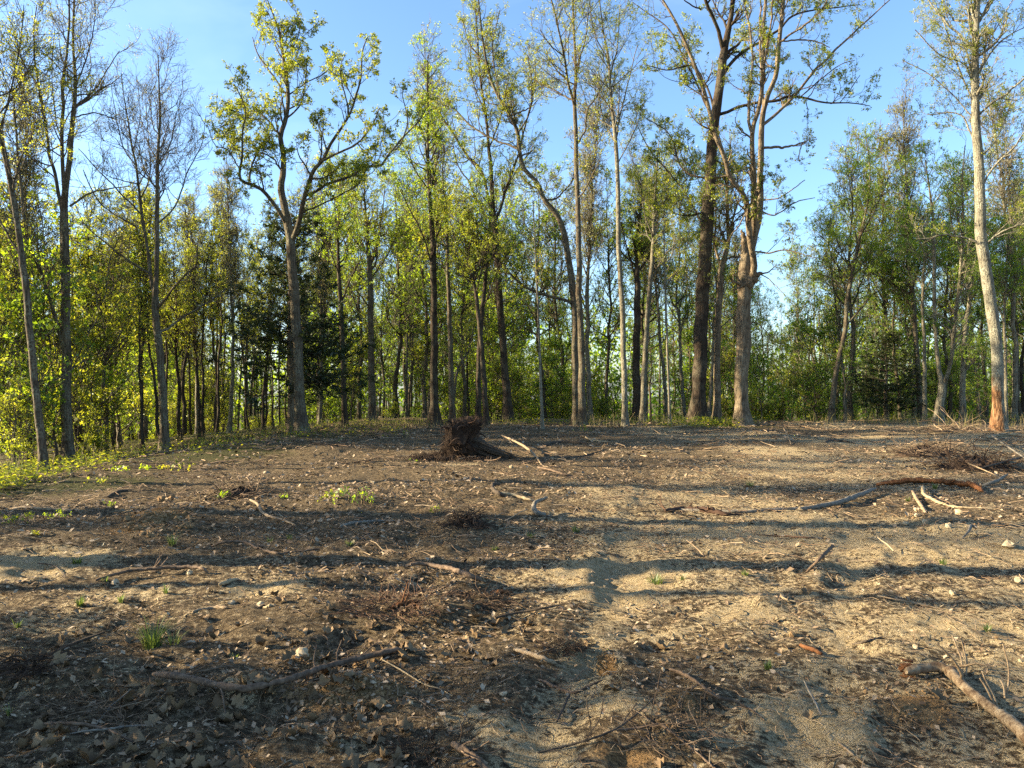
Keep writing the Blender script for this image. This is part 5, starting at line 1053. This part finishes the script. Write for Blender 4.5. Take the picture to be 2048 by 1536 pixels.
# ------------------------------------------------------------------ heaps of roots and brush
def brush(name, label, px, py, rpx, hpx, n, mat, seed, rr=(0.003, 0.009), L=(0.3, 0.9), core=True, mats=None):
    global RNG
    RNG = np.random.default_rng(seed)
    p = gpt(px, py); k = p[1] / F; r = rpx * k; h = hpx * k
    root = empty(name, p); tag(root, label, 'brush heap', 'heaps of roots and brush')
    if core:
        v = []; q = []
        nn = 18; rings = 7
        for i in range(rings):
            f = i / (rings - 1)
            for j in range(nn):
                a = 2 * math.pi * j / nn
                wob = 1 + 0.35 * float(vnoise(np.array(3 * math.cos(a) + seed), np.array(3 * math.sin(a) + f * 4), 2))
                v.append((r * (1 - f) ** 0.8 * wob * math.cos(a), r * 0.7 * (1 - f) ** 0.8 * wob * math.sin(a), h * 0.7 * f ** 0.8 - 0.08 + 0.1 * h * RNG.normal()))
        for i in range(rings - 1):
            for j in range(nn): q.append([i * nn + j, i * nn + (j + 1) % nn, (i + 1) * nn + (j + 1) % nn, (i + 1) * nn + j])
        mb = MB(); mb.add(v, q, 0, RNG.random(len(q))); c = mb.build('soil_clod', M['root'], root, False)
    N = 6
    a = RNG.random(n) * 6.28; rad = np.sqrt(RNG.random(n))
    P = np.empty((n, N, 3)); P[:, 0] = np.stack([r * 0.8 * rad * np.cos(a), r * 0.6 * rad * np.sin(a), h * (1 - rad) * RNG.random(n)], 1)
    d = nrm(np.stack([np.cos(a) + RNG.normal(size=n) * 0.8, np.sin(a) + RNG.normal(size=n) * 0.8, 0.5 * RNG.normal(size=n) + 0.25], 1))
    ln = L[0] + (L[1] - L[0]) * RNG.random(n)
    for j in range(1, N):
        d = nrm(d + 0.3 * RNG.normal(size=(n, 3)) + np.array([0, 0, -0.12])); P[:, j] = P[:, j - 1] + d * (ln / N)[:, None] * 0.8
        P[:, j, 2] = np.maximum(P[:, j, 2], 0.01)
    R = (rr[0] + (rr[1] - rr[0]) * RNG.random((n, 1)) ** 2) * np.linspace(1, 0.4, N)[None]
    mb = MB(); tubes(mb, P, R, 4, 0, cap=False); o = mb.build('root_tangle', M[mat], root); o['kind'] = 'stuff'
    return root
brush('brush_heap', 'tangle of whitish dead twigs on the soil under the wood edge', 480, 985, 62, 40, 130, 'twig', 1, L=(0.4, 1.0))
brush('root_clump', 'upturned clump of dark roots and earth in mid clearing', 935, 1050, 42, 42, 150, 'root', 2, L=(0.2, 0.55))
brush('brush_heap', 'wide dark heap of roots and brush beyond the rotten log', 1950, 935, 75, 40, 300, 'root', 3, (0.003, 0.012), (0.5, 1.4))
brush('brush_heap', 'low dark brush ridge running toward the sunlit path', 1850, 905, 70, 30, 200, 'twig', 4, (0.004, 0.010), (0.4, 1.0))
brush('root_clump', 'clump of fine brown roots at the lip of the wheel rut', 1130, 1300, 42, 36, 170, 'root', 5, (0.0012, 0.0035), (0.1, 0.28))
brush('brush_heap', 'band of red-brown bark and roots before the broken branch', 800, 1215, 130, 26, 260, 'root_red', 6, (0.0015, 0.005), (0.12, 0.4), core=False)
brush('brush_heap', 'brush and leaves massed at the end of that red-brown band', 960, 1205, 80, 22, 160, 'root', 7, (0.0015, 0.005), (0.12, 0.4), core=False)
brush('root_clump', 'dark fibrous root clump in the shaded corner', 75, 1335, 75, 40, 150, 'root', 8, (0.0015, 0.005), (0.12, 0.35))
brush('brush_heap', 'thin dead twigs scattered over shaded litter by the arched branch', 250, 1400, 150, 20, 130, 'twig', 9, (0.001, 0.003), (0.2, 0.5), core=False)
brush('brush_heap', 'pale dead branches heaped before the mottled pale trunk', 1925, 862, 60, 18, 90, 'twig', 10, (0.006, 0.02), (0.8, 2.0), core=False)
brush('brush_heap', 'spread of dark twigs over the sand by the bent dark branch', 1330, 1465, 110, 16, 110, 'twig', 11, (0.001, 0.003), (0.15, 0.45), core=False)
brush('root_clump', 'hairy root mat around the rough log piece', 850, 1500, 80, 22, 140, 'root', 12, (0.001, 0.0028), (0.1, 0.3), core=False)

# ------------------------------------------------------------------ the uprooted stump
def stump():
    global RNG
    RNG = np.random.default_rng(55)
    D = 17.0; k = D / F
    def w(x, y, dd=0): return np.array([(x - CX) * (D + dd) / F, D + dd, EYE - (y - CY) * (D + dd) / F])
    z0 = float(terr((940 - CX) * k, D))
    base = w(940, 920); base[2] = z0
    root = empty('uprooted_stump', base); tag(root, 'uprooted dark stump with a shaggy root ball tipped upright', 'stump')
    # fluted trunk lying on the ground
    ln = [(930, 886, 38), (946, 890, 36), (960, 895, 29), (980, 903, 20), (1003, 911, 12), (1022, 916, 7), (1035, 918, 4)]
    W = np.array([[*w(x, y), 0.5 * s * k] for x, y, s in ln]); a = resample(W, 30)
    N, kk = 30, 30
    tan = nrm(np.gradient(a[:, :3], axis=0)); u = nrm(np.cross(tan, np.array([0, 0, 1.0]))); v = np.cross(tan, u)
    ang = np.linspace(0, 2 * math.pi, kk, endpoint=False)
    fl = 1 + 0.22 * np.sin(ang * 7 + 1) * np.ones((N, 1)) + 0.12 * np.sin(ang * 13 + 2) + 0.05 * RNG.normal(size=(N, kk))
    V = a[:, None, :3] + (a[:, 3:4] * fl)[..., None] * (np.cos(ang)[:, None] * u[:, None] + np.sin(ang)[:, None] * v[:, None])
    V[..., 2] = np.maximum(V[..., 2], z0 - 0.05)
    i = np.arange(N - 1)[:, None] * kk; j = np.arange(kk)[None]; j2 = (j + 1) % kk
    mb = MB(); mb.add(V.reshape(-1, 3), np.stack([i + j, i + j2, i + kk + j2, i + kk + j], -1).reshape(-1, 4))
    mb.build('trunk', M['stick_dark'], root, True, base)
    # long splinters of the torn trunk
    for q in range(9):
        y = 884 + q * 3.0; s = RNG.random()
        p = np.array([[*w(950 + 10 * s, y - 6, -0.22 + 0.05 * RNG.normal()), 0.014], [*w(985 + 10 * s, y + 9 - q * .2, -0.24 + 0.05 * RNG.normal()), 0.013], [*w(1015 + 14 * s, min(y + 22 - q * 1.6, 917), -0.16), 0.009], [*w(1030 + 24 * s, min(y + 30 - q * 2.0, 920), -0.1), 0.004]])
        r = resample(p, 10); r[:, 2] = np.maximum(r[:, 2], z0 + 0.01); mb = MB(); tubes(mb, r[:, :3], r[:, 3], 5, 0, 0.2); mb.build('splinter', M[('stick_dark', 'stick_dark', 'stick_brown', 'root')[q % 4]], root, True, base)
    # root plate: irregular earth body
    c = w(920, 876); nn, rings = 26, 14; v = []
    for i in range(rings):
        th = math.pi * (i + 0.5) / rings
        for j in range(nn):
            ph = 2 * math.pi * j / nn
            d = np.array([math.sin(th) * math.cos(ph), math.sin(th) * math.sin(ph), math.cos(th)])
            rad = 1 + 0.5 * float(vnoise(np.array(d[0] * 2.3 + d[2] * 3), np.array(d[1] * 2.3 + d[2] * 1.7), 8)) + 0.08 * RNG.normal()
            lean = 0.22 * max(d[2], 0)
            v.append(c + np.sign(d) * np.abs(d) ** 0.72 * rad * np.array([0.36, 0.34, 0.44]) + np.array([lean, 0, 0]))
    v = np.array(v); v[:, 2] = np.maximum(v[:, 2], z0 - 0.04)
    q = [[i * nn + j, i * nn + (j + 1) % nn, (i + 1) * nn + (j + 1) % nn, (i + 1) * nn + j] for i in range(rings - 1) for j in range(nn)]
    mb = MB(); mb.add(v, q, 0, RNG.random(len(q))); ball = mb.build('root_ball', M['root'], root, False, base)
    # thick roots
    for q in range(18):
        a0 = RNG.random() * 6.28; el = RNG.uniform(-0.7, 1.5)
        d = nrm(np.array([math.cos(a0) * 0.8 - 0.25, math.sin(a0) * 0.6 - 0.3, math.sin(el)]))
        p = [c + d * 0.25]; dd = d.copy()
        for s in range(6):
            dd = nrm(dd + 0.35 * RNG.normal(size=3) + np.array([0, 0, -0.10])); p.append(p[-1] + dd * RNG.uniform(0.05, 0.12))
        p = np.array(p); p[:, 2] = np.maximum(p[:, 2], z0 + 0.01)
        r = resample(np.c_[p, np.linspace(0.03, 0.006, 7) * RNG.uniform(0.5, 1.2)], 12)
        mb = MB(); tubes(mb, r[:, :3], r[:, 3], 6, 0, 0.2, rnd=np.array([RNG.random()])); mb.build('root', M['root_red' if q % 3 == 0 else 'root'], ball, True, base)
    # hair of fine roots
    n = 3200; N = 5
    d = nrm(RNG.normal(size=(n, 3)) + np.array([-0.2, -0.5, 0.2])); P = np.empty((n, N, 3)); P[:, 0] = c + np.sign(d) * np.abs(d) ** 0.72 * np.array([0.36, 0.34, 0.44]) * (0.85 + 0.25 * RNG.random((n, 1))); P[:, 0, 0] += 0.22 * np.maximum(d[:, 2], 0)
    dd = nrm(d * 0.5 + 0.7 * RNG.normal(size=(n, 3)))
    ln = 0.05 + 0.22 * RNG.random((n, 1)) ** 1.6
    for s in range(1, N):
        dd = nrm(dd + 0.4 * RNG.normal(size=(n, 3)) + np.array([0, 0, -0.22])); P[:, s] = P[:, s - 1] + dd * ln / N
    P[..., 2] = np.maximum(P[..., 2], z0 + 0.005)
    mb = MB(); tubes(mb, P, (0.0014 + 0.0035 * RNG.random((n, 1)) ** 3) * np.linspace(1, 0.5, N)[None], 3, 0, cap=False)
    o = mb.build('root_hair', M['root'], ball, True, base); o['kind'] = 'stuff'
    # skirt of loose soil and roots at its foot
    n = 420; a0 = RNG.random(n) * 6.28; rr = 0.35 + 0.5 * RNG.random(n)
    P = np.empty((n, 5, 3)); x = c[0] - 0.15 + rr * np.cos(a0) * 1.0; y = c[1] - 0.1 + rr * np.sin(a0) * 0.8
    for s in range(5):
        P[:, s] = np.stack([x, y, terr(x, y) + 0.02 + 0.10 * RNG.random(n) * np.sin(s / 4 * 3.1)], 1); a0 = a0 + RNG.normal(size=n) * 0.5; x = x + 0.05 * np.cos(a0); y = y + 0.05 * np.sin(a0)
    mb = MB(); tubes(mb, P, 0.003 + 0.005 * RNG.random((n, 5)), 3, 0, cap=False); o = mb.build('loose_root_mat', M['root'], root, True, base); o['kind'] = 'stuff'
stump()

# ------------------------------------------------------------------ stones
STONES = [(757, 1412, 17, 'angular buff stone at the foot of the clay crumbs'), (1007, 1391, 9, 'small upright tan stone on bare sand'), (605, 1312, 14, 'round pale stone in brown leaves above the arched branch'), (322, 1000, 8, 'tall pale stone on the clay mound'), (343, 998, 7, 'flat pale stone on the clay mound'), (232, 1170, 10, 'buff block of stone in front of the brown root'), (463, 1208, 8, 'round tan stone near the pale bone-like stick'), (522, 1211, 8, 'round buff stone beside the bone-like stick'), (1834, 1022, 8, 'chalky stone under the mottled stick'), (1833, 1033, 6, 'small chalky stone below its larger twin'), (1812, 1047, 6, 'rounded stone on the open soil past the grey log'), (1850, 1048, 8, 'tan stone with flat top between two smaller stones'), (1897, 1054, 7, 'flattened pale stone at the edge of the shade stripe'), (1918, 1028, 8, 'buff stone in the rubble by the pale root'), (2018, 1094, 14, 'broad yellowish stone in the sunlit strip'), (2038, 1165, 10, 'tan stone at the end of the sunlit soil'), (1585, 1271, 8, 'yellow clod of stone beside the red wood chunk'), (1830, 1296, 6, 'small stone by a dark twig on open soil'), (746, 968, 6, 'little upright stone on the slope before the seedlings'), (1905, 1190, 8, 'reddish stone inside the shade stripe'), (255, 1043, 10, 'flat clay slab at the edge of the clay mound'), (355, 1043, 8, 'ochre slab lying on the clay mound'), (380, 1150, 9, 'pale angular stone under the brown root'), (715, 1413, 5, 'small stone beside the angular buff stone'), (822, 1408, 5, 'small grey stone on the sand'), (1023, 938, 7, 'bright wood chip before the uprooted stump')]
for k, (px, py, r, lab) in enumerate(STONES):
    p = gpt(px, py); s = r * p[1] / F
    v, q = rockmesh('', None, 200 + k)
    mb = MB(); mb.add(v * s * 1.1, q)
    o = mb.build('stone', M['clay'] if 'clay' in lab or 'ochre' in lab or 'clod' in lab else (M['stick_pale'] if 'chip' in lab else M['stone']), None, False)
    o.location = p + np.array([0, 0, s * 0.42]); o.rotation_euler = (g.normal() * 0.2, g.normal() * 0.2, g.random() * 6.28)
    tag(o, lab, 'stone', 'stones on the clearing')

# ------------------------------------------------------------------ grass tufts and seedlings
def tuft(px, py, hpx, n, label, wide=1.0, seed=0):
    r = np.random.default_rng(300 + seed)
    p = gpt(px, py); k = p[1] / F; h = hpx * k * 0.85
    n = int(n * 0.7); a = r.random(n) * 6.28; rad = np.sqrt(r.random(n)) * h * 0.28 * wide
    N = 6; P = np.empty((n, N, 3)); L = h * (0.45 + 0.75 * r.random(n))
    out = 0.15 + 0.65 * r.random(n)
    for j in range(N):
        t = j / (N - 1)
        hor = rad + L * out * t ** 1.8
        P[:, j] = np.stack([hor * np.cos(a), hor * np.sin(a), L * (t - 0.35 * out * t ** 3)], 1)
    side = np.stack([-np.sin(a), np.cos(a), 0 * a], 1)
    wd = 0.0028 * (1 + p[1] / 8) * (1 - np.linspace(0, 0.92, N))[None] * np.ones((n, 1))
    V = np.stack([P - side[:, None] * wd[..., None], P + side[:, None] * wd[..., None]], 2)
    i = np.arange(N - 1) * 2; q = np.stack([i, i + 1, i + 3, i + 2], 1)
    Q = (q[None] + (np.arange(n) * N * 2)[:, None, None]).reshape(-1, 4)
    mb = MB(); mb.add(V.reshape(-1, 3), Q, 0, np.repeat(r.random(n), N - 1))
    o = mb.build('grass_tuft', M['grass']); o.location = p
    tag(o, label, 'grass tuft', 'grass tufts sprouting on the clearing')
for k, t in enumerate(((305, 1296, 74, 130, 'largest green grass tuft, standing among brown leaves'), (345, 1290, 36, 40, 'shorter grass shoots beside the largest tuft', 1.6), (160, 1212, 26, 60, 'spiky bright tuft in the shade stripe near the wood edge'), (242, 1205, 22, 40, 'small tuft beside the spiky bright one'), (331, 1186, 24, 26, 'narrow upright tuft below the brown root'), (345, 1092, 30, 70, 'bright bushy tuft just past the clay mound'), (35, 1256, 26, 24, 'sparse blades by the shaded corner'), (155, 1126, 22, 60, 'dull wide tuft on the bare pale soil', 1.8), (470, 1318, 20, 26, 'few blades on litter above the arched branch', 1.6), (210, 1163, 14, 24, 'short blades in front of the brown root', 1.8), (1152, 1064, 18, 60, 'small green tuft on open soil past the grey curved root', 1.6), (1536, 1338, 20, 70, 'compact green tuft near the red wood chunk', 1.4), (1886, 1128, 18, 60, 'small tuft on the sunlit strip with scattered stones', 1.4), (1500, 972, 14, 60, 'low dull tuft before the long grey log', 2.2), (1870, 978, 18, 50, 'green blades in front of the rotten log'), (1815, 1003, 14, 30, 'little blades beside the mottled stick'), (1310, 1166, 22, 90, 'broad thin grass patch in the shade stripe', 3.0), (1975, 1262, 16, 50, 'tiny tuft on tan soil past the bent log', 1.6), (1365, 1160, 12, 40, 'thin grass just beside the broad patch', 2.4), (1490, 1150, 14, 40, 'dull thin tuft on open sand', 2.0), (1060, 1075, 14, 40, 'dull tuft in the litter by the root clump', 2.4), (540, 1085, 14, 40, 'dull tuft past the thin bent branch', 2.0), (580, 1078, 12, 30, 'faint blades above the thin bent branch', 2.0), (700, 1090, 14, 40, 'faint patch of blades in mid slope', 2.5), (990, 1100, 12, 40, 'faint blades near the broken branch', 2.4), (20, 1430, 26, 26, 'few blades in the darkest corner'))):
    tuft(t[0], t[1], t[2], t[3], t[4], t[5] if len(t) > 5 else 1.0, k)
def seedling(px, py, n, rpx, hpx, label, seed, size=0.05, mat='leaf_yellow'):
    global RNG
    RNG = np.random.default_rng(400 + seed)
    p = gpt(px, py); k = p[1] / F; r = rpx * k; h = hpx * k
    root = empty('seedling', p); tag(root, label, 'seedling', 'leafy seedlings on the slope')
    a = RNG.random(n) * 6.28; rad = np.sqrt(RNG.random(n)) * r
    N = 4; P = np.empty((n, N, 3)); x, y = rad * np.cos(a), rad * np.sin(a) * 0.8
    d = RNG.normal(size=(n, 2)) * 0.25
    L = h * (0.4 + 0.7 * RNG.random(n)); zz = terr(x + p[0], y + p[1]) - p[2]
    for j in range(N):
        t = j / 3; P[:, j] = np.stack([x + d[:, 0] * L * t, y + d[:, 1] * L * t, zz + L * t], 1)
    mb = MB(); tubes(mb, P, 0.003 * np.ones((n, N)), 3, 0, cap=False); mb.build('stem', M['twig'], root)['kind'] = 'stuff'
    mb = MB(); leaves(mb, P, n * 3, size, 0, 2, 0.03, 0.2, 0.4, 0.75); mb.build('foliage', M[mat], root)
for k, t in enumerate(((705, 1005, 26, 48, 22, 'wide patch of bright seedling leaves on the slope', 0.06), (655, 1000, 8, 16, 16, 'single bright sprig beside the wide seedling patch', 0.06), (440, 996, 8, 18, 14, 'bright sprig before the whitish twig tangle', 0.06), (25, 1048, 22, 40, 22, 'seedling patch low at the wood edge', 0.06), (110, 1038, 12, 30, 14, 'thin row of seedlings by the pale low root', 0.055), (65, 1070, 4, 8, 10, 'tiny bright sprig on bare soil', 0.05), (215, 1014, 5, 8, 12, 'lone sprig before the clay mound', 0.055), (350, 940, 18, 40, 16, 'sprigs by a pale stick in the litter', 0.07), (260, 945, 16, 40, 14, 'sprigs growing along the dark bank', 0.07), (195, 970, 10, 24, 14, 'sprigs at the near rim of the bank', 0.06), (570, 998, 4, 6, 10, 'minute sprig near the curved tan branch', 0.05), (865, 1022, 5, 10, 8, 'minute yellow sprig by the dark root clump', 0.05), (825, 925, 3, 6, 8, 'minute sprig left of the uprooted stump', 0.06), (1163, 868, 10, 18, 18, 'yellowish sprig in sunlit leaves by the upright tree', 0.08))):
    seedling(t[0], t[1], t[2], t[3], t[4], t[5], k, t[6] * 0.62, 'leaf_olive' if k % 2 else 'leaf_green')

# low green cover along the wood edge
mb = MB()
g2 = np.random.default_rng(9)
def cover(n, sampler, size, hmax):
    sp = np.array([sampler() for _ in range(n)]); pts = gptv(sp[:, 0], sp[:, 1])
    X = np.repeat(pts[:, 0], 5) + g2.normal(size=5 * n) * 0.10; Y = np.repeat(pts[:, 1], 5) + g2.normal(size=5 * n) * 0.14
    Z = terr(X, Y) + hmax * g2.random(5 * n) ** 1.5
    quad_leaves(mb, X, Y, Z, size, 0, 0.4, 0.0, 0.75, g2)
def s1():
    x = -40 + 660 * g2.random() ** 1.7; e = np.interp(x, [-40, 0, 300, 620], [985, 970, 905, 868]); return x, max(e - 42 * g2.random() ** 1.3, 852) + abs(g2.normal()) * 8
def s2():
    x = g2.uniform(560, 820); return x, 858 + g2.normal() * 8
def s3():
    x = g2.choice([g2.uniform(1320, 1560), g2.uniform(1560, 2048), g2.uniform(1360, 1500)]); return x, np.interp(x, [1320, 1480, 1560, 2048], [852, 853, 838, 846]) + abs(g2.normal()) * 3 - 4
cover(2600, s1, 0.055, 0.28); cover(420, s2, 0.06, 0.12); cover(800, s3, 0.08, 0.32)
def s4():
    x = g2.uniform(620, 1340); return x, 843 + abs(g2.normal()) * 4
cover(700, s4, 0.07, 0.18)
gc = mb.build('ground_cover', M['leaf_olive'], smooth=False); gc['kind'] = 'stuff'
gc['label'] = 'low green seedlings and weeds along the edge of the wood'

# dry weeds and grass stalks that fray the edge of the clearing
mb = MB()
n = 3600
sx = np.where(g2.random(n) < 0.75, g2.uniform(560, 2080, n), g2.uniform(0, 560, n))
e = np.interp(sx, [0, 300, 560, 700, 1340, 1480, 1560, 2048], [962, 900, 868, 852, 846, 853, 842, 850])
keep = vnoise(sx * 0.02, 0 * sx, 12) + 0.15 * g2.normal(size=n) > -0.1
sx, e = sx[keep], e[keep]; n = len(sx)
p = gptv(sx, e + g2.normal(size=n) * 3.5)
a = g2.random(n) * 6.28; h = 0.12 + 0.45 * g2.random(n) ** 2; lean = 0.5 * g2.random(n)
P = np.stack([p, p + np.stack([np.cos(a) * lean * h * 0.4, np.sin(a) * lean * h * 0.4, h * 0.6], 1), p + np.stack([np.cos(a) * lean * h, np.sin(a) * lean * h, h], 1)], 1)
tubes(mb, P, np.array([0.006, 0.005, 0.003])[None] * np.ones((n, 1)), 3, 0, cap=False, rnd=g2.random(n))
ew = mb.build('dry_weeds', M['weed']); ew['kind'] = 'stuff'; ew['label'] = 'dry stalks and grass along the edge of the wood'
